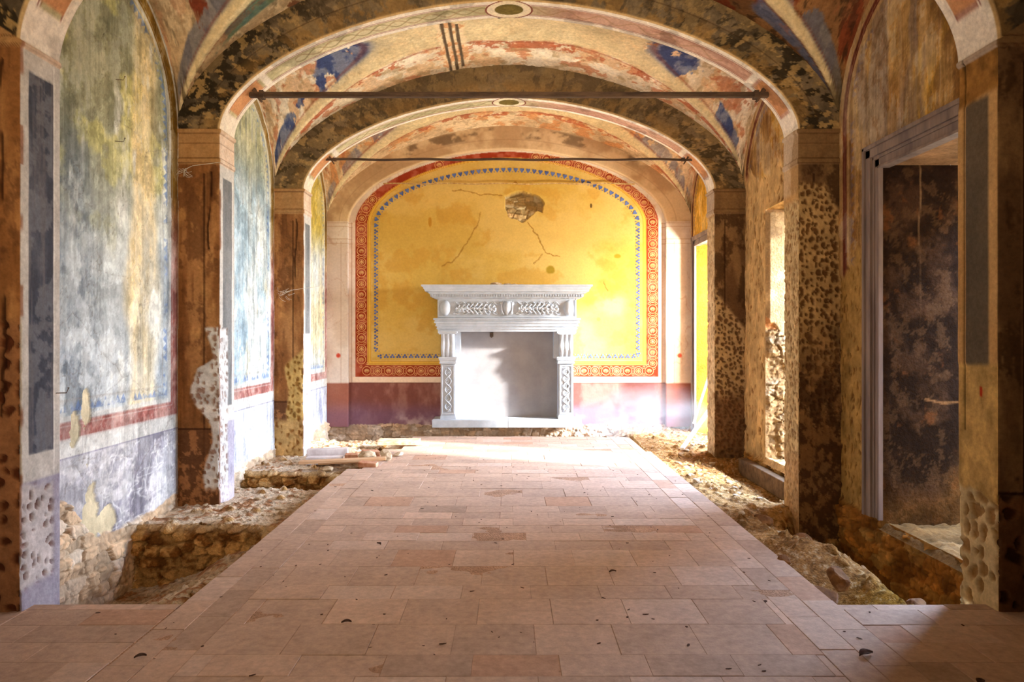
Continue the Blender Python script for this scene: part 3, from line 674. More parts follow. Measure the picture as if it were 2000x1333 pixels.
def end_wall(step=.0105):
    xs = np.arange(-WW - .05, WW + .05, step); zs = np.arange(-.55, 4.85, step)
    X, Z = np.meshgrid(xs, zs, indexing='ij'); sd = 700
    n1 = fbm(X * 1.1, Z * 1.6, sd, 5, .6); n2 = fbm(X * 8, Z * 8, sd + 4, 4, .6); n3 = fbm(X * 3, Z * 3, sd + 8, 5, .6)
    D = lun(X, Z, 2.40, 1.125, .76)
    # pilaster zone
    c = mx(C3(202, 184, 168), C3(218, 206, 194), sm(.35, .65, n1)); c = mx(c, C3(190, 140, 100), sm(.62, .7, n3) * .5)
    vein = 1 - sm(0, .012, np.abs(fbm(X * 3, Z * 1.6, sd + 21, 3) - .5)); c = mx(c, C3(170, 128, 104), vein * .35)
    Y = mx(C3(206, 170, 84), C3(216, 182, 104), sm(.35, .65, n1)); Y = mx(Y, C3(194, 144, 58), sm(.54, .68, n3) * .4)
    Y = Y * .95
    red = mx(C3(146, 58, 36), C3(170, 90, 68), sm(.4, .65, n2)); 
    c = mx(c, red, box1(D, .0, .19, .003)); c = mx(c, C3(226, 206, 190), box1(D, -.14, .0, .004) * (Z < SPR) * .6)
    c = mx(c, C3(214, 168, 70), box1(D, .19, .255, .003)); c = mx(c, C3(150, 100, 40), box1(D, .195, .205, .002) * .6 + box1(D, .24, .25, .002) * .5)
    c = mx(c, Y, sm(.253, .257, D))
    c = mx(c, C3(232, 210, 186), (box1(Z, .67, .76, .004) * (np.abs(X - XC) < 2.44)))
    c = mx(c, C3(130, 84, 60), box1(np.abs(X - XC), 2.452, 2.462, .003) * (Z > 0) * (Z < SPR) * .6); c = mx(c, C3(150, 104, 80), box1(np.abs(X - XC), 2.63, 2.638, .003) * (Z > .05) * (Z < 2.9) * .5)
    for a in (2.86, 2.93, 3.12, 3.18): c = mx(c, C3(176, 140, 110), box1(Z, a, a + .012, .004) * (np.abs(X - XC) > 2.44) * .6)
    dado = mx(C3(124, 78, 70), C3(152, 110, 98), sm(.4, .65, fbm(X * 4, Z * 2, sd + 31, 5, .6))); dado = mx(dado, C3(120, 96, 130), sm(.45, .12, Z + .2 * (n1 - .5)) * .6); dado = mx(dado, C3(206, 190, 186), sm(.5, .7, n3) * sm(.3, 0, Z) * .7)
    c = mx(c, dado, sm(.672, .664, Z)); c = mx(c, C3(96, 56, 44), box1(Z, .655, .667, .003) * .5)
    disp = .004 * (fbm(X * 3, Z * 3, sd + 50, 4) - .5)
    # cracks in the yellow field
    for pts in ([(.30, 3.22), (.36, 3.10), (.45, 3.0), (.50, 2.86), (.58, 2.74), (.68, 2.68), (.80, 2.66)], [(-.45, 3.36), (-.55, 3.1), (-.68, 2.86), (-.80, 2.7), (-.92, 2.58), (-1.05, 2.5)],
                [(-.10, 3.63), (-.5, 3.66), (-.75, 3.72), (-.9, 3.70)], [(.52, 2.7), (.46, 2.62), (.40, 2.55)], [(1.5, 2.25), (1.58, 2.12)]):
        mcr = seg(X + .07 * (n2 - .5), Z + .07 * (fbm(X * 9, Z * 9, 77, 4) - .5), pts, .010); c = mx(c, C3(130, 90, 34), mcr * .6); disp -= .004 * mcr
    for (a, b, ra, rb, col) in ((.66, 2.46, .08, .07, C3(140, 116, 30)), (1.72, 2.67, .06, .04, C3(150, 122, 30)), (1.42, 1.67, .03, .03, C3(150, 110, 60)), (1.30, 3.47, .02, .04, C3(70, 50, 30)), (-1.25, 3.2, .03, .09, C3(170, 120, 40)), (.10, 3.83, .03, .02, C3(140, 100, 40)),
                                (-2.72, 1.10, .03, .04, C3(200, 50, 30)), (2.67, 1.10, .04, .04, C3(170, 40, 30)), (2.62, 1.30, .012, .05, C3(120, 80, 60)), (-.22, 1.42, .03, .03, C3(70, 55, 45))):
        q = np.hypot((X - a) / ra, (Z - b) / rb) + .6 * (n2 - .5); c = mx(c, col, sm(1.1, .7, q) * .8)
    # the hole broken into the wall
    hx = X + .05 * (n2 - .5); hz = Z + .05 * (n3 - .5); ins = inside(hx, hz, HOLE)
    rd, rc = rubble(X, Z, 733, .16, .5); c = np.where(ins[..., None], mx(rc, C3(206, 182, 122), .5), c)
    deep = sm(.1, .5, (Z - 3.38) * 2 + (X - .1) * .6) * ins
    disp = np.where(ins, -.05 + rd * 1.2 - .20 * deep, disp)
    # foundation below the dado
    lim = .0 + .05 * (n2 - .3); ch = Z < lim; rd, rc = rubble(X, Z, 741, .13, .6)
    c = np.where(ch[..., None], mx(rc, C3(214, 200, 190), .4), c); disp = np.where(ch, rd + .01, disp)
    Yp = ENDY - disp
    return grid_obj('wall_back', np.stack([X, Yp, Z], -1), c, M_END, flip=True)
back = end_wall()

# pilaster strips and arch ring of the end wall
def end_ring(step=.014):
    n = 1.85; a1, b1 = HW + .0, RISE + .04; a2, b2 = WW + .01, XRISE + .02
    ph = np.linspace(0, 1, int(7.0 / step)); tt = np.linspace(0, PI, 3000)
    f = lambda a, b, t: (a * np.sign(np.cos(t)) * np.abs(np.cos(t)) ** (2 / n), SPR + b * np.abs(np.sin(t)) ** (2 / n))
    cx, cz = f(a1, b1, tt[::-1]); L = np.concatenate([[0], np.cumsum(np.hypot(np.diff(cx), np.diff(cz)))]); L /= L[-1]
    th = np.interp(ph, L, tt[::-1]); zb = np.linspace(-.02, SPR, 230)
    ix, iz = f(a1, b1, th); ox, oz = f(a2, b2, th)
    xi = np.concatenate([np.full(230, -HW), ix[1:-1], np.full(230, HW)]) + XC; zi = np.concatenate([zb, iz[1:-1], zb[::-1]])
    xo = np.concatenate([np.full(230, -a2), ox[1:-1], np.full(230, a2)]); zo = np.concatenate([zb, oz[1:-1], zb[::-1]])
    arch = np.concatenate([np.zeros(230, bool), np.ones(len(ph) - 2, bool), np.zeros(230, bool)])
    g = np.concatenate([np.linspace(0, 1, 26), np.ones(4)]); yy = np.concatenate([np.full(26, ENDY - .085), ENDY - .085 + np.linspace(0, .09, 5)[1:]])
    X = xo[:, None] + (xi - xo)[:, None] * g; Z = zo[:, None] + (zi - zo)[:, None] * g; Y = np.repeat(yy[None], len(xi), 0)
    A = np.repeat(arch[:, None], len(g), 1); G = np.repeat(g[None], len(xi), 0)
    n1 = fbm(X * 2, Z * 2, 801, 5, .6); n2 = fbm(X * 8, Z * 8, 802, 4, .6)
    fa = mx(C3(176, 146, 112), C3(206, 180, 144), sm(.4, .6, n1)); fa = mx(fa, C3(112, 92, 72), sm(.50, .62, fbm(X * 3, Z * 4, 803, 5, .6)) * box1(G, .08, .55, .08) * sm(3.9, 4.3, Z) * .8)
    fa = mx(fa, C3(140, 110, 84), box1(G, .60, .61, .005) * .6); fa = mx(fa, C3(228, 204, 164), box1(G, .96, 1.1, .02) * .6); fa = mx(fa, C3(140, 110, 84), box1(G, .82, .83, .005) * .5)
    pf = mx(C3(202, 184, 168), C3(218, 206, 194), sm(.35, .65, n1)); vein = 1 - sm(0, .012, np.abs(fbm(X * 3, Z * 1.6, 821, 3) - .5)); pf = mx(pf, C3(170, 128, 104), vein * .4)
    pf = mx(pf, C3(146, 104, 80), box1(G, .66, .68, .01) * (Z < 2.9) * .6)
    pf = mx(pf, C3(200, 50, 30), sm(1.1, .6, np.hypot((np.abs(X) - 2.68) / .04, (Z - 1.10) / .04) + .5 * (n2 - .5)) * .8)
    for a in (2.86, 2.93, 3.12, 3.18): pf = mx(pf, C3(176, 140, 110), box1(Z, a, a + .012, .004) * .6)
    dd = mx(C3(132, 76, 62), C3(166, 112, 92), n1); dd = mx(dd, C3(120, 96, 130), sm(.45, .12, Z) * .5); pf = mx(pf, dd, sm(.672, .664, Z))
    c = np.where(A[..., None], fa, pf)
    return grid_obj('trim_5', np.stack([X, Y, Z], -1), c, M_END, flip=True)
end_ring()

# stencils on the end wall: blue points and gilt scrolls, thin paint on the plaster
def border_path(a, rise, zb, step, n=1.85):
    pts = []
    for z in np.arange(SPR, zb, -.02): pts.append((-a, z))
    pts = pts[::-1]
    for t in np.linspace(PI, 0, 700): pts.append((a * math.copysign(abs(math.cos(t)) ** (2 / n), math.cos(t)), SPR + rise * abs(math.sin(t)) ** (2 / n)))
    for z in np.arange(SPR, zb, -.02): pts.append((a, z))
    for x in np.arange(a, -a, -.02): pts.append((x, zb))
    out = []; acc = 0; last = None
    for p in pts + [pts[0]]:
        if last is not None:
            d = math.hypot(p[0] - last[0], p[1] - last[1])
            if d > 1e-6:
                while acc + d >= step:
                    f = (step - acc) / d; last = (last[0] + (p[0] - last[0]) * f, last[1] + (p[1] - last[1]) * f)
                    d = math.hypot(p[0] - last[0], p[1] - last[1]); acc = 0; out.append(last)
                acc += d
        last = p
    return out
def stencil():
    YS = ENDY - .006
    bl = MB(); path = border_path(2.075, .84, 1.085, .098)
    for i, (x, z) in enumerate(path):
        x2, z2 = path[(i + 1) % len(path)]; x0, z0 = path[i - 1]
        tx, tz = x2 - x0, z2 - z0; l = math.hypot(tx, tz) or 1; tx /= l; tz /= l; nx, nz = tz, -tx     # inward
        if z > SPR - .05:       # heart-shaped leaves in the arch
            sh = [(-.03, .0), (-.034, -.018), (-.02, -.032), (0, -.022), (.02, -.032), (.034, -.018), (.03, 0), (.012, .026), (0, .045), (-.012, .026)]
            bl.poly([(XC + x + tx * u + nx * v, YS, z + tz * u + nz * v) for u, v in sh], (0, -.0015, 0))
        else:
            for (u, v, s) in ((-.022, -.012, .017), (.022, -.012, .017), (0, .018, .017)):
                bl.poly([(XC + x + tx * (u + s * math.cos(a)) + nx * (v + s * math.sin(a)), YS, z + tz * (u + s * math.cos(a)) + nz * (v + s * math.sin(a))) for a in [j * PI / 4 for j in range(8)]], (0, -.0015, 0))
        bl.poly([(XC + x + tx * u + nx * v, YS, z + tz * u + nz * v) for u, v in ((-.006, .0), (.006, 0), (.006, .012), (-.006, .012))], (0, -.0016, 0))
        m = .5; px, pz = (x + x2) / 2 + nx * .03, (z + z2) / 2 + nz * .03
        bl.poly([(XC + px + .009 * math.cos(a), YS, pz + .009 * math.sin(a)) for a in [j * PI / 3 for j in range(6)]], (0, -.0015, 0))
    bl.build('blue_stencilled_border', M_BLUEP, back)
    gl = MB(); path = border_path(2.305, 1.065, .855, .172); rnd = random.Random(4)
    def ring(cx, cz, r, w, a0=0, a1=2 * PI, n=18):
        A = [a0 + (a1 - a0) * i / n for i in range(n + 1)]
        o = [(cx + (r + w) * math.cos(a), YS, cz + (r + w) * math.sin(a)) for a in A]; i_ = [(cx + (r - w) * math.cos(a), YS, cz + (r - w) * math.sin(a)) for a in A]
        for j in range(n):
            vs = [gl.bm.verts.new(p) for p in (o[j], o[j + 1], i_[j + 1], i_[j])]; f = gl.bm.faces.new(vs)
    for i, (x, z) in enumerate(path):
        if z > 3.6 and x < -.1 and rnd.random() < .85: continue         # lost stretch of the gilding
        if z > 4.2 and rnd.random() < .5: continue
        cx = XC + x; ring(cx, z, .068, .0042); 
        x2, z2 = path[(i + 1) % len(path)]; an = math.atan2(z2 - z, x2 - x)
        if i % 2:
            for j in range(6):
                a = j * PI / 3; ring(cx + .026 * math.cos(a), z + .026 * math.sin(a), .017, .003, n=8)
            ring(cx, z, .006, .005, n=6)
        else:
            for j in (-2, -1, 0, 1, 2):
                a = PI / 2 + j * .5; ring(cx + .030 * math.cos(a) , z - .02 + .036 * math.sin(a), .014, .0035, n=8)
            ring(cx, z - .035, .018, .003, 0, PI, 8)
        m_ = ((x + x2) / 2 + XC, (z + z2) / 2)
        for s in (-1, 1): ring(m_[0] + s * .055 * math.cos(an + PI / 2), m_[1] + s * .055 * math.sin(an + PI / 2), .018, .003, n=8)
    gl.build('gilt_scroll_border', M_GOLD, back)
stencil()

# closing walls behind the camera
def plainwall(name, P0, U, V, nu, nv, col):
    u, v = np.meshgrid(np.linspace(0, 1, nu), np.linspace(0, 1, nv), indexing='ij')
    P = np.array(P0, float) + u[..., None] * np.array(U, float) + v[..., None] * np.array(V, float)
    c = C3(*col) * (.8 + .4 * fbm(u * 20, v * 12, 5, 4)[..., None]); return grid_obj(name, P, c, M_FRES)
plainwall('wall_front', (-3, AY(-2) + TK + .02, -.3), (6, 0, 0), (0, 0, 5.1), 60, 50, (140, 104, 70))
# ------------------------------------------------------------------ ground: dug soil along both walls
def hf(x, y):
    n1 = fbm(x * 2.2, y * 2.2, 901, 5, .55); n2 = fbm(x * 11, y * 11, 902, 5, .6); wob = .16 * (fbm(x * 3, y * 3, 905, 4) - .5)
    f1, f2, ii = wor(x / .07, y / .07, 911); lump = sm(.34, .1, f1) * (ii > .55); f1b, f2b, i2 = wor(x / .16, y / .16, 912); lump2 = sm(.36, .1, f1b) * (i2 > .78)
    L = x < 0
    h = -.06 + .05 * (n1 - .5) + .03 * (n2 - .5) + .016 * lump + .035 * lump2
    # left: first trench, deepest at the wall
    t1 = sm(3.60, 3.85, y + wob) * sm(5.32, 5.27, y) * L
    dep = -.13 - .30 * sm(-1.9, -2.75, x + .3 * (n1 - .5)); h = h + (dep - .02) * t1
    h = h + .07 * np.exp(-((x + 1.78 + .02) / .10) ** 2) * t1 * sm(.4, .5, vn(y * 3, y * 0, 3))
    h = h - .16 * np.exp(-((x + 1.93) / .05) ** 2) * t1 * sm(3.8, 4.1, y) * sm(4.7, 4.4, y)
    t2 = sm(6.55, 6.62, y + wob * .5) * sm(7.36, 7.31, y) * L * sm(-1.5, -1.58, x); h = h - .24 * t2
    t2b = sm(8.35, 8.45, y + wob) * sm(9.0, 8.9, y) * L * sm(-2.1, -1.95, x) * 0; h = h - .12 * t2b
    e = sm(9.55, 9.75, y + wob * .5) ; h = h - .20 * e * sm(1.9, 1.4, x)
    # right: slopes to the wall, trench under the first door
    Rr = (x > 0); h = h - .06 * Rr * sm(1.8, 2.5, x) * sm(8.8, 7.5, y)
    t3 = sm(2.28, 2.46, x + wob) * sm(3.72, 3.86, y) * sm(6.1, 5.7, y + wob) * Rr; h = h - .42 * t3
    t4 = sm(5.0, 5.3, y + wob) * sm(6.0, 5.7, y) * Rr * sm(2.0, 2.2, x); h = h - .12 * t4 * (1 - t3)
    h = h + .10 * np.exp(-((x - 2.05) / .25) ** 2 - ((y - 4.6) / .35) ** 2); h = h - .14 * np.exp(-((x - 1.95) / .2) ** 2 - ((y - 3.95) / .25) ** 2) * (x > 1.6)
    t5 = sm(6.2, 6.4, y) * sm(8.2, 8.0, y) * sm(2.3, 2.6, x) * Rr; h = h - .12 * t5
    h = h + .09 * np.exp(-((x - 1.9) / .6) ** 2 - ((y - 9.2) / .9) ** 2) 
    inn = (np.abs(x) < 1.69) & (y < 9.5); h = np.where(inn, -.10, h); h = np.where(y < 3.56, -.10, h)
    return h, n1, n2, lump, L, t1, t3
def ground(step=.0125):
    xs = np.arange(-2.93, 2.93, step); ys = np.arange(3.4, 10.95, step); X, Y = np.meshgrid(xs, ys, indexing='ij')
    h, n1, n2, lump, L, t1, t3 = hf(X, Y)
    l = mx(C3(186, 158, 126), C3(222, 204, 180), sm(.38, .6, n1)); l = mx(l, C3(160, 108, 72), sm(.56, .64, n2) * .8)
    gx, gy = np.gradient(h, step); steep = sm(.7, 1.6, np.hypot(gx, gy)); l = mx(l, mx(C3(140, 92, 44), C3(196, 156, 96), sm(.45, .6, n2)), steep)
    r = mx(C3(150, 110, 66), C3(188, 146, 94), sm(.38, .6, n1)); r = mx(r, C3(112, 78, 42), sm(.54, .64, n2) * .7)
    r = mx(r, C3(150, 112, 24), np.exp(-((X - 2.25) / .3) ** 2 - ((Y - 3.95) / .2) ** 2) * .6)
    c = np.where(L[..., None], l, r); c = c * 1.0
    fi = fbm(X * 40, Y * 40, 77, 3); c = mx(c, c * .6, sm(.6, .68, fi) * .5); c = mx(c, C3(226, 212, 190), sm(.36, .30, fi) * .35)
    st = sm(.8, 2.0, np.hypot(gx, gy)); fy = fbm(X * 7, (Y * .3 + h * 9), 951, 6, .65); ff, f2_, fi_ = wor(X / .16, h / .10, 955)
    c = mx(c, mx(C3(120, 78, 38), C3(206, 164, 104), sm(.44, .58, fy)) * (.8 + .3 * fi_)[..., None], st * .9)
    return grid_obj('ground', np.stack([X, Y - st * (.16 * (fy - .5) + .05 * sm(.0, .3, f2_ - ff) * fi_), h], -1), c, M_SOIL)
ground()
def riser(y0, x0, x1, zb, seed, step=.009):
    xs = np.arange(x0, x1, step); top = hf(xs[:, None], np.full((len(xs), 1), y0 + .12))[0][:, 0] + .012
    v = np.linspace(0, 1, int((.02 - zb) / step)); X = np.repeat(xs[:, None], len(v), 1); Z = zb + (top[:, None] - zb) * v[None]
    n = fbm(X * 7, Z * 9, seed, 6, .66); f1, f2, i = wor(X / .13 + n, Z / .09, seed + 3); j = sm(0, .2, f2 - f1)
    c = mx(C3(124, 82, 42), C3(190, 148, 92), sm(.42, .58, n)) * (.8 + .35 * i * j)[..., None]; c = mx(c, C3(208, 184, 140), sm(.62, .66, fbm(X * 3, Z * 4, seed + 7, 5)) * .6)
    c = mx(c, C3(214, 190, 156), sm(.86, 1.0, v)[None] * .7)
    Y = y0 + .07 * (n - .5) - .05 * i * j + .06 * sm(.85, 1, v)[None] ** 2
    grid_obj('ground', np.stack([X, Y, Z], -1), c, M_SOIL)
riser(5.22, -2.9, -1.70, -.55, 960); riser(7.27, -2.9, -1.52, -.42, 970); 
# land outside the openings
u, v = np.meshgrid(np.linspace(2.95, 40, 30), np.linspace(-20, 40, 40), indexing='ij')
grid_obj('ground', np.stack([u, v, -.25 + .05 * fbm(u, v, 3, 3)], -1), C3(150, 130, 96) * (.8 + .4 * fbm(u, v, 5, 4)[..., None]), M_SOIL)

# unseen tall wall added outside, shades the first doorway from the sun
yu, yv = np.meshgrid(np.linspace(0, 1, 60), np.linspace(0, 1, 50), indexing='ij')
for (a, b) in (((5.2, -.5), (5.2, 5.6)), ((5.2, 5.6), (5.6, 5.6)), ((5.6, 5.6), (5.6, -.5)), ((5.6, -.5), (5.2, -.5))):
    d_, c_ = rubble(yu * math.hypot(b[0] - a[0], b[1] - a[1]), yv * 4.2, 55, .3, .5)
    grid_obj('shade_wall', np.stack([a[0] + (b[0] - a[0]) * yu, a[1] + (b[1] - a[1]) * yu, -.4 + 4.2 * yv], -1), c_, M_STONE)

# ------------------------------------------------------------------ paving: individual terracotta tiles in one floor
def paving():
    rnd = random.Random(11); V = []; F = []; Cc = []
    def tile(x0, x1, y0, y1):
        g = .0011 if rnd.random() < .45 else -.0004; x0 += g; x1 -= g; y0 += g; y1 -= g
        if x1 - x0 < .02 or y1 - y0 < .02: return
        cx, cy = (x0 + x1) / 2, (y0 + y1) / 2
        hz = rnd.gauss(0, .0010); tx, ty = rnd.gauss(0, .002), rnd.gauss(0, .002); b = .0025
        t = rnd.random(); base = np.array([178, 152, 134]) / 255 * (1 + rnd.gauss(0, .035))
        if t < .07: base = np.array([174, 140, 118]) / 255
        elif t < .2: base = np.array([188, 164, 148]) / 255
        base = base * 1.08 + .012
        i = len(V)
        for (x, y, z) in ((x0, y0, -.06), (x1, y0, -.06), (x1, y1, -.06), (x0, y1, -.06), (x0, y0, -b), (x1, y0, -b), (x1, y1, -b), (x0, y1, -b), (x0 + b, y0 + b, 0), (x1 - b, y0 + b, 0), (x1 - b, y1 - b, 0), (x0 + b, y1 - b, 0)):
            V.append((x, y, z + hz + (x - cx) * tx + (y - cy) * ty)); Cc.append(base * (.93 if z < -.001 else 1))
        for a in (0, 4):
            for j in range(4): F.append((i + a + j, i + a + (j + 1) % 4, i + a + 4 + (j + 1) % 4, i + a + 4 + j))
        F.append((i + 8, i + 9, i + 10, i + 11))
    def lim_l(y): return -1.73 if y < 7.25 else (-1.56 if y < 8.1 else (-1.62 if y < 8.35 else -1.34))
    w, d = .38, .19
    y = -1.6; r = 0
    while y < 9.55:
        d = rnd.choice((.19, .19, .20, .32)); y2 = min(y + d, 9.56); inner = 1.40
        off = (r % 2) * w / 2 + rnd.choice((0, 0, .09)); x = -inner - off
        xl, xr = -inner, inner
        if y >= 7.9: xl = max(xl, lim_l(y) + .0)
        while x < inner:
            a, b_ = max(x, xl), min(x + w, xr)
            if b_ - a > .03: tile(a, b_, y, y2)
            x += w
        y += d; r += 1
    # border rows laid lengthwise
    for sx in (-1, 1):
        for row, (a, b_) in enumerate(((1.40, 1.565), (1.565, 1.73))):
            y = -1.6 - row * .15
            while y < 9.5:
                y2 = min(y + .36, 9.56)
                if sx > 0:
                    bb = b_ - (.06 if y > 8.0 and row else 0); tile(a, bb, y, y2)
                elif -b_ >= lim_l(y) - .02: tile(-b_ + rnd.uniform(0, .012) * row, -a, y, y2)
                y += .36
    # the full width near the camera, laid parallel to it
    for sx in (-1, 1):
        y = -1.6; r = 0
        while y < 3.55:
            y2 = min(y + .19, 3.60); x = 1.73 - (r % 2) * .2
            while x < 2.9:
                a, b_ = max(x, 1.73), min(x + .38, 2.9)
                if b_ - a > .03:
                    if sx > 0: tile(a, b_, y, y2)
                    else: tile(-b_, -a, y, y2)
                x += .38
            y += .19; r += 1
    V = np.array(V); F = np.array(F); o = link('floor', raw_mesh('floor', V, F, np.array(Cc)), M_TILE, smooth=False); o['kind'] = 'structure'
    # mortar and dust bed under the tiles
    def bed(x0, x1, y0, y1, step=.03):
        X, Y = np.meshgrid(np.arange(x0, x1 + .001, step), np.arange(y0, y1 + .001, step), indexing='ij')
        Z = -.0042 + .014 * (fbm(X * 1.3, Y * 2.6, 31, 5, .6) - .5)
        c = C3(186, 150, 124) * np.ones(X.shape + (3,)) * (.85 + .3 * fbm(X * 6, Y * 6, 32, 4)[..., None])
        return grid_obj('floor', np.stack([X, Y, Z], -1), c, M_SOIL)
    bed(-1.71, 1.70, 3.5, 7.2); bed(-1.53, 1.66, 7.2, 8.0); bed(-1.31, 1.64, 8.0, 9.54); bed(-2.88, 2.88, -1.5, 3.56)
paving()
# ------------------------------------------------------------------ carved stone chimneypiece
def fireplace():
    root = empty('fireplace', (XC, 10.42, .02)); tag(root, 'white carved stone fireplace surround standing against the yellow end wall', 'fireplace')
    zo = .02; yb = .36
    def mould(name, prof, hw, yf, par, mat=M_MARB):
        mb = MB(); bm = mb.bm; rings = []
        for o, z in prof:
            rings.append([bm.verts.new(p) for p in ((-(hw + o), yb, z - zo), (-(hw + o), yf - o, z - zo), (hw + o, yf - o, z - zo), (hw + o, yb, z - zo))])
        for A, B in zip(rings[:-1], rings[1:]):
            for j in range(4): bm.faces.new((A[j], A[(j + 1) % 4], B[(j + 1) % 4], B[j]))
        bm.faces.new(rings[0]); bm.faces.new(rings[-1][::-1])
        return mb.build(name, mat, par)
    shelf = mould('mantel_shelf', [(.22, 2.178), (.225, 2.165), (.22, 2.150), (.198, 2.140), (.192, 2.118), (.178, 2.104), (.172, 2.078), (.150, 2.074), (.126, 2.072), (.126, 2.054), (.112, 2.046), (.10, 2.040)], 1.06, 0, root)
    corn = mould('cornice', [(.108, 2.046), (.108, 2.038), (.066, 2.036), (.064, 2.0), (.078, 1.998), (.078, 1.990), (.05, 1.984), (.035, 1.975), (.02, 1.970)], 1.06, .0, root)
    d = MB(); w = .019
    for i in range(59):
        x = -1.13 + i * 2.26 / 58; d.box((x - w * .42, -.102, 2.004 - zo), (x + w * .42, -.06, 2.036 - zo), .002)
    for s in (-1, 1):
        for i in range(9):
            y = -.09 + i * .039; d.box((s * 1.122, y, 2.004 - zo), (s * 1.162, y + w, 2.036 - zo), .002)
    for s in (-1, 1): d.box((s * 1.12, -.07, 2.0 - zo), (s * 1.135, .30, 2.036 - zo)); 
    d.box((-1.13, -.075, 2.0 - zo), (1.13, -.062, 2.036 - zo)); d.build('dentil_row', M_MARB, corn)
    fz = mould('frieze', [(0, 1.985), (0, 1.97), (0, 1.69), (0, 1.68)], 1.06, 0, root)
    fr = MB()     # raised frame of the frieze panel
    for a, b in (((-1.055, -.012, 1.952), (1.055, .01, 1.972)), ((-1.055, -.012, 1.690), (1.055, .01, 1.706)), ((-1.057, -.012, 1.69), (-1.035, .01, 1.972)), ((1.035, -.012, 1.69), (1.057, .01, 1.972))):
        fr.box((a[0], a[1], a[2] - zo), (b[0], b[1], b[2] - zo), .004)
    fr.build('panel_moulding', M_MARB, fz)
    for s in (-1, 1):
        e = MB(); e.ball((s * .94, -.005, 1.832 - zo), (.078, .075, .118), 4); o = e.build('oval_boss', M_MARB, fz, True)
        # garland of fruit and leaves
        g = MB(); rnd = random.Random(3); x0, x1 = s * .82, s * .13
        if x0 > x1: x0, x1 = x1, x0
        for i in range(26):
            t = i / 25; x = x0 + .06 + (x1 - x0 - .12) * t; hgt = .082 * math.sin(PI * (0.10 + .82 * t)) ** .6
            for j in range(3):
                zz = 1.825 + (j - 1) * hgt * .62 + rnd.uniform(-.01, .01); r = rnd.uniform(.016, .027)
                g.ball((x + rnd.uniform(-.01, .01), -.018 - .02 * (j == 1), zz - zo), (r, r * .9, r), 2)
        for i in range(9):
            t = (i + .5) / 9; x = x0 + .05 + (x1 - x0 - .1) * t; k = 1 - abs(t - .5)
            for q in (-1, 1):
                g.ball((x, -.035, 1.825 + q * .048 * k - zo), (.013, .016, .05 * k + .012), 2, Matrix.Rotation(q * .7, 4, 'Y'))
                g.ball((x + .02, -.030, 1.825 + q * .075 * k - zo), (.009, .012, .034), 2, Matrix.Rotation(-q * .8, 4, 'Y'))
        g.build('fruit_garland', M_MARB, fz, True)
        r = MB()       # fluttering ribbons
        for z0, ph, am in ((1.905, 0, .02), (1.752, 1.3, .016)):
            pts = [(x0 - .0 + (x1 - x0) * i / 60, -.008, z0 - zo + am * math.sin(ph + i * .62)) for i in range(61)]; r.tube(pts, [.006 + .006 * abs(math.sin(i * .31)) for i in range(61)], 6)
        for ex, dx in ((x0, 1), (x1, -1)):
            r.tube([(ex + dx * (.05 + .05 * math.sin(a * 1.5)), -.010, 1.825 - zo + .085 * math.cos(a)) for a in [j * .26 for j in range(13)]], .009, 6)
        r.build('carved_ribbon', M_MARB, fz, True)
    c = MB(); pts = [(-.055, .105), (.055, .105), (.062, .05), (.05, -.03), (.0, -.115), (-.05, -.03), (-.062, .05)]
    c.poly([(x, -.002, 1.83 - zo + z) for x, z in pts], (0, -.045, 0)); c.ball((.0, -.04, 1.84 - zo), (.035, .022, .07), 3)
    for s in (-1, 1):
        c.tube([(s * (.05 + .03 * math.sin(a)), -.03, 1.84 - zo + .10 * math.cos(a)) for a in [j * .35 for j in range(10)]], .014, 8)
        c.ball((s * .085, -.02, 1.90 - zo), (.026, .02, .03), 2); c.ball((s * .075, -.02, 1.76 - zo), (.02, .018, .028), 2)
    c.build('central_shield', M_MARB, fz, True)
    ar = mould('architrave', [(.053, 1.680), (.060, 1.672), (.058, 1.650), (.040, 1.646), (.036, 1.632), (.050, 1.622), (.046, 1.604), (.024, 1.600), (.022, 1.572), (.034, 1.566), (.030, 1.556), (.008, 1.552), (.006, 1.526), (.018, 1.520), (.014, 1.512), (-.002, 1.508), (-.004, 1.480), (-.012, 1.470)], 1.06, 0, root)
    b = MB()
    for i in range(118):
        x = -1.105 + i * 2.21 / 117; b.box((x - .005, -.068, 1.652 - zo), (x + .005, -.05, 1.669 - zo), .0015)
    b.build('bead_row', M_MARB, ar)
    b = MB()
    for zz, o in ((1.562, .028), (1.518, .013)):
        for i in range(96):
            x = -1.07 + i * 2.14 / 95; b.ball((x, -o, zz - zo), (.0075, .006, .0055), 1)
    for zz, o in ((1.562, .024), (1.518, .009)): b.box((-1.07, -o - .002, zz - zo - .003), (1.07, -o + .01, zz - zo + .003))
    b.box((-1.068, -.007, 1.518 - zo), (-1.060, .0, 1.562 - zo)); b.build('beading', M_MARB, ar)
    for s in (-1, 1):
        cx = s * .90
        j = MB(); hw = .113
        j.box((cx - hw, -.0, .137 - zo), (cx + hw, yb, .985 - zo), .003); j.box((cx - hw - .006, -.008, .137 - zo), (cx + hw + .006, yb, .185 - zo), .004)
        jamb = j.build('jamb', M_MARB, root)
        f = MB(); x0, x1, z0, z1 = cx - .078, cx + .078, .235, .945      # framed panel
        for a, b2 in (((x0 - .022, z0 - .022), (x0, z1 + .022)), ((x1, z0 - .022), (x1 + .022, z1 + .022)), ((x0, z1), (x1, z1 + .022)), ((x0, z0 - .022), (x1, z0))):
            f.box((a[0], -.016, a[1] - zo), (b2[0], .004, b2[1] - zo), .005)
        f.build('panel_moulding', M_MARB, jamb)
        g = MB(); n = 5 if s < 0 else 6; L = z1 - z0 - .06
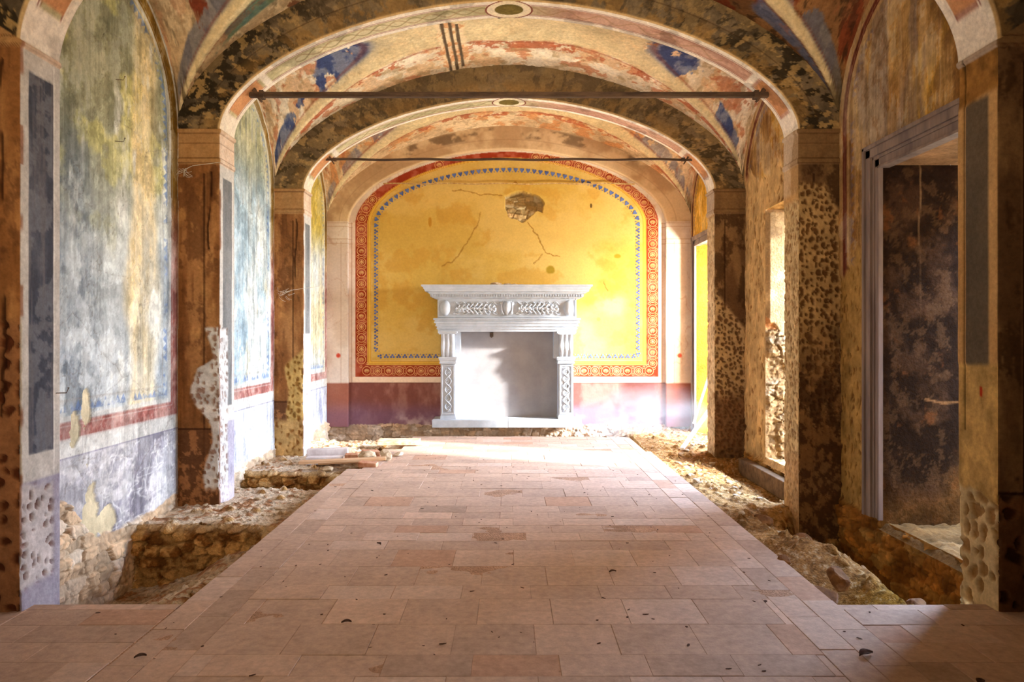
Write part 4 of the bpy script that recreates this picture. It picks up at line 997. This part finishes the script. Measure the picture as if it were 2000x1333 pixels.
        for ph in (0, PI):
            g.tube([(cx + .046 * math.sin(ph + PI * n * i / 120) , -.008 - .006 * math.cos(ph + PI * n * i / 60), z0 + .03 + L * i / 120 - zo) for i in range(121)], .0105, 8)
        for i in range(n):
            zc = z0 + .03 + L * (i + .5) / n - zo
            g.tube([(cx + .027 * math.cos(a), -.007, zc + .027 * math.sin(a)) for a in [q * PI / 9 for q in range(18)]], .007, 6, True); g.ball((cx, -.008, zc), (.011, .010, .011), 2)
        for zc in (z0 + .03 - zo, z1 - .03 - zo):
            g.tube([(cx + .04 * math.cos(a), -.006, zc + .012 * math.sin(a)) for a in [q * PI / 9 for q in range(18)]], .008, 6, True)
        g.build('guilloche_carving', M_MARB, jamb, True)
        cp = MB()
        for (o, za, zb) in ((.030, 1.062, 1.088), (.022, 1.036, 1.062), (.012, 1.0, 1.036), (.02, .985, 1.0)):
            cp.box((cx - hw - o, -o - .02, za - zo), (cx + hw + o, yb, zb - zo), .004)
        cp.build('jamb_capital', M_MARB, root)
        # fluted console
        k = MB(); bm = k.bm; nz, nx = 34, 34; V = []
        for a in range(nz + 1):
            t = a / nz; z = 1.088 + .345 * t
            fy = -.045 - .07 * (t ** 1.3) - .035 * math.sin(2 * PI * (t * 1.05 - .08)) ; row = []
            hw2 = .098 + .006 * math.sin(PI * t)
            for b2 in range(nx + 1):
                u = b2 / nx; fl = abs(math.sin(PI * 3 * u)) ** .6; lobe = .030 * fl * (.45 + .55 * abs(math.cos(PI * (t * 1.0 + .0))))
                row.append(bm.verts.new((cx + hw2 * (2 * u - 1), fy - lobe + .02, z - zo)))
            V.append(row)
        for a in range(nz):
            for b2 in range(nx): bm.faces.new((V[a][b2], V[a][b2 + 1], V[a + 1][b2 + 1], V[a + 1][b2]))
        for col in (0, nx):
            bk = [bm.verts.new((V[a][col].co.x, yb, V[a][col].co.z)) for a in (0, nz)]
            bm.faces.new([V[a][col] for a in range(nz + 1)] + [bk[1], bk[0]])
        con = k.build('console', M_MARB, root, True)
        q = MB()
        for (o, za, zb) in ((.045, 1.448, 1.478), (.030, 1.432, 1.448)): q.box((cx - .10 - o, -.115 - o * .5 + .03, za - zo), (cx + .10 + o, yb, zb - zo), .004)
        q.build('console_cap', M_MARB, root)
        w_ = MB(); w_.box((s * .72, .09, 1.06 - zo), (s * .80, yb, 1.475 - zo), .004); w_.build('cheek_block', M_MARB, root)
    h = MB(); h.box((-1.132, -.115, .02 - zo), (.62 - .605, yb, .137 - zo), .006); h.box((.017, -.115, .022 - zo), (1.132, yb, .136 - zo), .006); h.build('hearth_slab', M_MARB, root)
    p = MB(); p.box((-.80, .30, .13 - zo), (.80, .345, 1.50 - zo), .002); 
    pn = p.build('fireback_board', M_PANEL, root); pn['label'] = 'plain grey board closing the firebox'
    br = MB(); br.box((-.27, .27, 1.395 - zo), (-.215, .30, 1.46 - zo), .004); br.box((-.255, .24, 1.38 - zo), (-.23, .275, 1.41 - zo), .002); o = br.build('hook_bracket', M_IRON, root); o['label'] = 'small rusty bracket on the grey board'
    # plaster rubble lying on the shelf
    for i, (x, r) in enumerate(((-.16, .06), (-.0, .045), (.12, .035), (.22, .028))):
        st = MB(); st.add(stone_bm(r * 1.6, r, r * .42, 60 + i), Matrix.Translation((XC + x, 10.40, 2.178 + r * .40)))
        o = st.build('plaster_fragment', M_ROCK, None); tag(o, ['largest flat plaster fragment on top of the mantel shelf', 'second plaster fragment from the left on the mantel shelf', 'third plaster fragment from the left on the mantel shelf', 'smallest plaster fragment, right end of the heap on the mantel shelf'][i], 'rubble', 'plaster fragments on the mantel shelf')
fireplace()

# ------------------------------------------------------------------ iron ties
def tie(y, z, xa, th, label, key=True, mat=M_IRON, hh=None):
    root = empty('tie_rod', (0, y, z)); tag(root, label, 'tie rod')
    b = MB(); hh = hh or th; n = 60
    pts = [(-xa + 2 * xa * i / n, 0, .006 * math.sin(i * .5) * (th < .04)) for i in range(n + 1)]
    bm = b.bm; R_ = []
    for p in pts: R_.append([bm.verts.new((p[0], sy * th * .5, p[2] + sz * hh * .5)) for sy, sz in ((-1, -1), (1, -1), (1, 1), (-1, 1))])
    for A, B in zip(R_[:-1], R_[1:]):
        for j in range(4): bm.faces.new((A[j], A[(j + 1) % 4], B[(j + 1) % 4], B[j]))
    bm.faces.new(R_[0]); bm.faces.new(R_[-1][::-1]); b.build('bar', mat, root)
    if key:
        for s in (-1, 1):
            w = MB(); w.add(_wedge(), Matrix.Translation((s * (xa - .06), 0, .01)) @ Matrix.Rotation(s * .55, 4, 'Y') @ Matrix.Diagonal((th * .9, th * 1.1, .16, 1))); w.build('wedge', mat, root)
            e = MB(); e.box((s * (xa - .11) - .02, -th * .8, -hh * .8), (s * (xa - .11) + .02, th * .8, hh * .8), .004); e.build('eye', mat, root)
def _wedge():
    bm = bmesh.new(); bmesh.ops.create_cube(bm, size=1.0); bmesh.ops.bevel(bm, geom=bm.edges[:], offset=.12, segments=1, affect='EDGES')
    for v in bm.verts:
        if v.co.z < 0: v.co.x *= .6
    return bm
tie(6.06, 3.553, 2.30, .042, 'long dark iron tie rod crossing the nearer arch')
tie(8.47, 3.60, 2.27, .026, 'thin dark iron tie rod crossing the farther arch')
tie(10.765, 3.81, 1.98, .018, 'thin ochre coloured tie rod running along the yellow end wall', False, plain('ochre_iron', (150, 112, 60), (206, 176, 120), scale=18, rough=.8))

# ------------------------------------------------------------------ frames of the openings
def doorframe(name, y0, y1, z0, z1, w, mats, steps):
    root = empty(name, (WW, (y0 + y1) / 2, z0)); root['kind'] = 'structure'
    def piece(nm, A, B, horizontal):
        m = MB()
        for (o, a, b_) in steps:       # o: projection, a..b: span across the frame width
            if horizontal: m.box((-o, y0 - w + 0 - (y0 + y1) / 2, z1 + w * a - z0), (.05, y1 + w * b_ - (y0 + y1) / 2, z1 + w * b_ - z0), .003)
            else:
                s = 1 if nm == 'far' else -1
                e = y1 if s > 0 else y0
                m.box((-o, e + s * w * a - (y0 + y1) / 2, 0), (.05, e + s * w * b_ - (y0 + y1) / 2, z1 + w * b_ * .98 - z0), .003)
        m.build('frame_jamb' if not horizontal else 'frame_head', mats, root)
    piece('far', 0, 0, False); piece('near', 0, 0, False); piece('head', 0, 0, True)
doorframe('door_1', OPEN[0][0], OPEN[0][1], .0, 2.70, .20, M_FRAME, ((.035, 0, .10), (.018, .10, .40), (.028, .40, .52), (.045, .52, .85), (.06, .85, 1.0)))
doorframe('door_2', OPEN[2][0], OPEN[2][1], -.10, 2.78, .15, M_FRAME, ((.03, 0, .2), (.018, .2, .6), (.045, .6, 1.0)))

# ------------------------------------------------------------------ loose things
def plank(name, a, b, w, h, mat, label, cat, group=None, bev=.004):
    a, b = Vector(a), Vector(b); L = (b - a).length; m = MB(); m.box((-L / 2, -w / 2, -h / 2), (L / 2, w / 2, h / 2), bev)
    o = m.build(name, mat); o.location = (a + b) / 2; o.rotation_euler = (b - a).to_track_quat('X', 'Z').to_euler(); tag(o, label, cat, group); return o
plank('timber_sill', (2.77, 6.32, -.13), (2.77, 8.10, -.13), .10, .19, M_DWOOD, 'dark heavy timber sill lying under the rough opening in the right wall', 'timber', bev=.01)
plank('white_streak_bar', (2.13, 8.40, .02), (3.72, 10.37, 1.25), .05, .03, M_STREAK, 'long white batten modelled as a bar through the far right doorway', 'streak')  # bright diagonal streak built as a solid bar
plank('white_streak_bar', (2.60, 9.62, .17), (2.90, 9.78, .95), .03, .022, M_STREAK, 'short pale batten modelled as a bar behind the long white one in the far right doorway', 'streak')  # second, shorter streak, also built as a bar
plank('wooden_plank', (-2.28, 7.42, .035), (-1.36, 7.56, .055), .10, .03, M_WOOD, 'long pale wooden plank lying in front of the brick pile', 'plank')
plank('wooden_plank', (-2.10, 7.52, .008), (-1.50, 7.66, .018), .08, .026, M_WOOD, 'darker short plank half hidden under the long pale plank', 'plank')
plank('stone_slab', (-1.70, 8.86, .035), (-1.16, 8.90, .03), .34, .045, M_ROCK, 'flat pale slab with brown edge lying on the left rim of the paving', 'slab', bev=.012)
blk = plain('whitewashed_block', (196, 186, 186), (226, 220, 220), scale=9, rough=.9, bump=.3)
plank('stone_block', (-2.34, 7.92, .055), (-1.88, 7.98, .06), .13, .085, blk, 'long whitewashed block at the left end of the rubble pile, upper of the two', 'block', bev=.008)
plank('stone_block', (-2.30, 7.76, -.005), (-1.90, 7.80, .0), .13, .08, blk, 'long whitewashed block at the left end of the rubble pile, lower of the two', 'block', bev=.008)
for i, (x, y, z, s, rz, mt, lab) in enumerate((
    (-1.80, 7.80, .03, (.14, .10, .07), .1, M_BRICK, 'reddish broken brick right of the whitewashed blocks'),
    (-1.52, 7.38, .02, (.20, .10, .06), -.1, M_BRICK, 'pale brick at the right end of the long plank'),
    (-1.62, 8.00, .04, (.20, .11, .06), .5, M_BRICK, 'tilted brick at the back of the rubble pile'))):
    m = MB(); m.box((-s[0] / 2, -s[1] / 2, -s[2] / 2), (s[0] / 2, s[1] / 2, s[2] / 2), .01); o = m.build('brick', mt); o.location = (x, y, z); o.rotation_euler = (.06, .05 * i, rz); tag(o, lab, 'brick', 'bricks in the rubble pile')
def rock(name, x, y, z, r, seed, mat, label, group=None, cut=.75):
    m = MB(); m.add(stone_bm(r[0], r[1], r[2], seed, 3, cut)); o = m.build(name, mat); o.location = (x, y, z); o.rotation_euler = (0, 0, seed * 1.3); tag(o, label, 'stone', group)
for i, (x, y, z, r, lab) in enumerate((
    (-1.60, 7.78, .05, (.13, .09, .06), 'large ochre stone in the middle of the rubble pile by the left wall'),
    (-1.44, 7.92, .04, (.09, .07, .05), 'pale angular stone right of the ochre one in the rubble pile'),
    (-1.38, 7.72, .05, (.06, .05, .06), 'small upright stone at the right end of the rubble pile'),
    (-1.92, 8.12, .04, (.08, .06, .05), 'rounded stone behind the whitewashed blocks'),
    (-1.95, 7.34, -.02, (.07, .05, .03), 'small flat stone below the long pale plank'),
    (-1.30, 8.02, .02, (.08, .05, .03), 'thin stone lying on the edge of the paving behind the pile'))):
    rock('rubble_stone', x, y, z, r, 20 + i, M_ROCK, lab, 'stones of the rubble pile')
rock('broken_stone', 1.92, 3.98, .0, (.075, .07, .075), 41, M_DROCK, 'squarish brown stone standing on edge beside the paving on the right', None, .6)
rock('broken_stone', 1.80, 3.88, -.06, (.11, .08, .05), 42, M_DROCK, 'dark flat stone in front of the squarish brown one, right of the paving', None, .7)
rock('broken_stone', 1.74, 4.32, -.02, (.05, .04, .05), 43, M_DROCK, 'small dark stone wedged against the right rim of the paving', None)
rock('broken_stone', 2.35, 3.96, -.14, (.08, .06, .035), 44, M_DROCK, 'low brown stone half buried near the foot of the right pier', None)
rock('broken_stone', 2.08, 5.6, -.10, (.10, .07, .05), 45, M_DROCK, 'flat brown stone on the soil below the doorway frame', None)
rock('broken_stone', 2.30, 5.38, -.20, (.09, .07, .06), 46, M_DROCK, 'rough stone on the brink of the right hand trench', None)
rnd = random.Random(77); sides = 0
small = None
for i in range(90):           # small stones strewn over the dug soil
    if rnd.random() < .6: x, y = rnd.uniform(-2.7, -1.8), rnd.choice((rnd.uniform(5.35, 6.5), rnd.uniform(3.9, 5.1), rnd.uniform(7.4, 9.2)))
    else: x, y = rnd.uniform(1.8, 2.55), rnd.uniform(4.0, 9.0)
    h = float(hf(np.array([[x]]), np.array([[y]]))[0][0, 0]); r = rnd.uniform(.018, .045)
    if small is None:
        m = MB(); m.add(stone_bm(1, .8, .55, 5, 2, .7)); small = m.build('soil_stone', M_ROCK); o = small
    else: o = small.copy(); COL.objects.link(o)
    o.location = (x, y, h + r * .25); o.scale = (r * rnd.uniform(.9, 1.6), r, r * rnd.uniform(.7, 1.1)); o.rotation_euler = (0, 0, rnd.uniform(0, 6))
    tag(o, 'small stone scattered on the soil left of the paving' if x < 0 else 'small stone scattered on the soil right of the paving', 'stone', 'small stones on the left soil' if x < 0 else 'small stones on the right soil')
# crumbs and leaf scraps on the paving
cr = None
for i in range(190):
    y = 2.3 + 6.4 * rnd.random() ** 1.5; x = rnd.uniform(-1.65, 1.65) if y > 3.5 else rnd.uniform(-2.2, 2.3)
    r = rnd.uniform(.004, .011)
    if cr is None: m = MB(); m.add(stone_bm(1, .8, .5, 8, 1, .7)); cr = m.build('crumb', M_CRUMB); o = cr
    else: o = cr.copy(); COL.objects.link(o)
    o.location = (x, y, r * .35); o.scale = (r * rnd.uniform(.8, 2.2), r, r * .7); o.rotation_euler = (0, 0, rnd.uniform(0, 6))
    tag(o, 'dark crumb of dirt lying on the paving', 'crumb', 'dark crumbs on the paving')
def leaf(x, y, s, rz, lab, grp=None):
    m = MB(); bm = m.bm; top = []; n = 9
    for i in range(n):
        t = i / (n - 1); w = .32 * math.sin(PI * min(1, t * 1.02)) ** .8 * s; xx = (t - .5) * s; lift = .10 * s * math.sin(PI * t) + .05 * s * t
        top.append([bm.verts.new((xx, q * w, .004 + lift + abs(q) * .12 * s + dz)) for dz in (0, -.0012) for q in (-1, -.5, 0, .5, 1)])
    for A, B in zip(top[:-1], top[1:]):
        for j in range(4): bm.faces.new((A[j], A[j + 1], B[j + 1], B[j])); bm.faces.new((A[5 + j], B[5 + j], B[6 + j], A[6 + j]))
        for j in (0, 4): bm.faces.new((A[j], B[j], B[5 + j], A[5 + j]))
    for A in (top[0], top[-1]):
        for j in range(4): 
            try: bm.faces.new((A[j], A[j + 1], A[6 + j], A[5 + j]))
            except ValueError: pass
    o = m.build('dry_leaf', M_CRUMB, None, True); o.location = (x, y, 0); o.rotation_euler = (0, 0, rz); tag(o, lab, 'leaf', grp)
for x, y, s, rz, lab in ((1.58, 3.02, .075, .3, 'largest curled dry leaf on the paving at lower right'), (1.36, 3.62, .03, 1.2, 'tiny dry leaf near the right border tiles'), (.62, 4.08, .045, .2, 'curled leaf in the middle of the right half of the paving'),
                     (-.88, 4.62, .045, 2.4, 'dry leaf on the left of the paving beside a reddish tile'), (-.80, 3.36, .05, .1, 'dry leaf on the near left paving'), (-1.62, 3.0, .05, .4, 'dry leaf at the far left of the near paving'),
                     (1.92, 2.78, .05, .8, 'curled leaf near the right lower corner'), (-.42, 2.74, .04, 1.9, 'small leaf in the dark foreground, left of centre'), (-1.86, 2.75, .045, 2.6, 'leaf scrap in the left lower corner')):
    leaf(x, y, s, rz, lab, 'dry leaves on the paving')
tw = MB(); tw.tube([(2.02, 2.72, .008), (2.08, 2.70, .012), (2.15, 2.69, .01), (2.20, 2.66, .007)], .006, 6); tag(tw.build('twig', M_CRUMB), 'dark twig lying in the lower right corner', 'twig')
# nails, ring and cobwebs
def nail(p, d, lab):
    m = MB(); p = Vector(p); d = Vector(d); m.tube([p - d * .03, p + d * .05, p + d * .06 + Vector((0, 0, .025))], .0026, 6); m.ball(p + d * .06 + Vector((0, 0, .027)), (.006, .006, .004), 1); tag(m.build('wall_hook', M_IRON), lab, 'hook', 'iron hooks in the left wall')
nail((-2.86, 4.96, 3.28), (1, 0.3, 0), 'upper iron hook in the tall left fresco'); nail((-2.86, 4.96, 2.83), (1, .3, 0), 'lower iron hook in the tall left fresco'); nail((-2.50, 3.77, 1.10), (1, .2, 0), 'iron hook low in the slate blue panel of the left pier')
m = MB(); zc = 4.72; m.tube([(-.10, 6.9, zc + .03), (-.10, 6.9, zc - .04)], .006, 6); m.tube([(-.10 + .028 * math.cos(a), 6.9, zc - .065 + .028 * math.sin(a)) for a in [j * PI / 8 for j in range(16)]], .006, 6, True); tag(m.build('ceiling_ring', M_IRON), 'small iron ring hanging from the vault above the nearer tie rod', 'ring')
def web(x, y, z, s, seed, lab):
    rr = random.Random(seed); m = MB()
    for i in range(14):
        a = Vector((x + rr.uniform(-.06, .06) * s, y - .004, z + rr.uniform(-.04, .04) * s)); b = a + Vector((rr.uniform(-.12, .12) * s, -rr.uniform(0, .03), rr.uniform(-.09, .07) * s))
        m.tube([a, (a + b) / 2 + Vector((0, -.01, -.012)), b], .0016, 4)
    m.tube([(x - .05 * s, y - .006, z - .02), (x + .12 * s, y - .01, z + .05 * s), (x + .42 * s, y - .006, z + .09 * s)], .0022, 4)
    tag(m.build('cobweb', M_WEB), lab, 'cobweb')
web(-2.74, 8.30, 1.92, 1.0, 3, 'dusty cobweb on the farther left pier'); web(-2.82, 5.89, 2.84, .8, 6, 'dusty cobweb below the capital of the nearer left pier')

# thin dust hanging in the light of the far right doorway
dm = bpy.data.materials.new('hanging_dust'); dm.use_nodes = True; nt = dm.node_tree; nt.nodes.clear()
out = nt.nodes.new('ShaderNodeOutputMaterial'); vs = nt.nodes.new('ShaderNodeVolumeScatter'); nt.links.new(vs.outputs[0], out.inputs['Volume'])
tcn = nt.nodes.new('ShaderNodeTexCoord'); nz = nt.nodes.new('ShaderNodeTexNoise'); nz.inputs['Scale'].default_value = 1.6; nz.inputs['Detail'].default_value = 3
nt.links.new(tcn.outputs['Object'], nz.inputs['Vector'])
gr = nt.nodes.new('ShaderNodeVectorMath'); gr.operation = 'LENGTH'; mpn = nt.nodes.new('ShaderNodeMapping'); mpn.inputs['Scale'].default_value = (1.0, 1.0, 1.0)
nt.links.new(tcn.outputs['Object'], mpn.inputs[0]); nt.links.new(mpn.outputs[0], gr.inputs[0])
fall = nt.nodes.new('ShaderNodeMapRange'); fall.inputs[1].default_value = 1.0; fall.inputs[2].default_value = .25; fall.inputs[3].default_value = 0; fall.inputs[4].default_value = 1; nt.links.new(gr.outputs['Value'], fall.inputs[0])
m1 = nt.nodes.new('ShaderNodeMapRange'); m1.inputs[1].default_value = .42; m1.inputs[2].default_value = .7; m1.inputs[3].default_value = .02; m1.inputs[4].default_value = .85; nt.links.new(nz.outputs[0], m1.inputs[0])
mm = nt.nodes.new('ShaderNodeMath'); mm.operation = 'MULTIPLY'; nt.links.new(fall.outputs[0], mm.inputs[0]); nt.links.new(m1.outputs[0], mm.inputs[1]); nt.links.new(mm.outputs[0], vs.inputs['Density'])
vs.inputs['Color'].default_value = (.95, .93, .9, 1)
db = MB(); db.ball((0, 0, 0), (1, 1, 1), 3); d_ = db.build('dust_haze', dm, None, True); d_.location = (1.75, 9.45, .30); d_.scale = (1.15, 1.0, .55)
tag(d_, 'thin haze of dust glowing by the far right doorway', 'dust', kind='stuff')
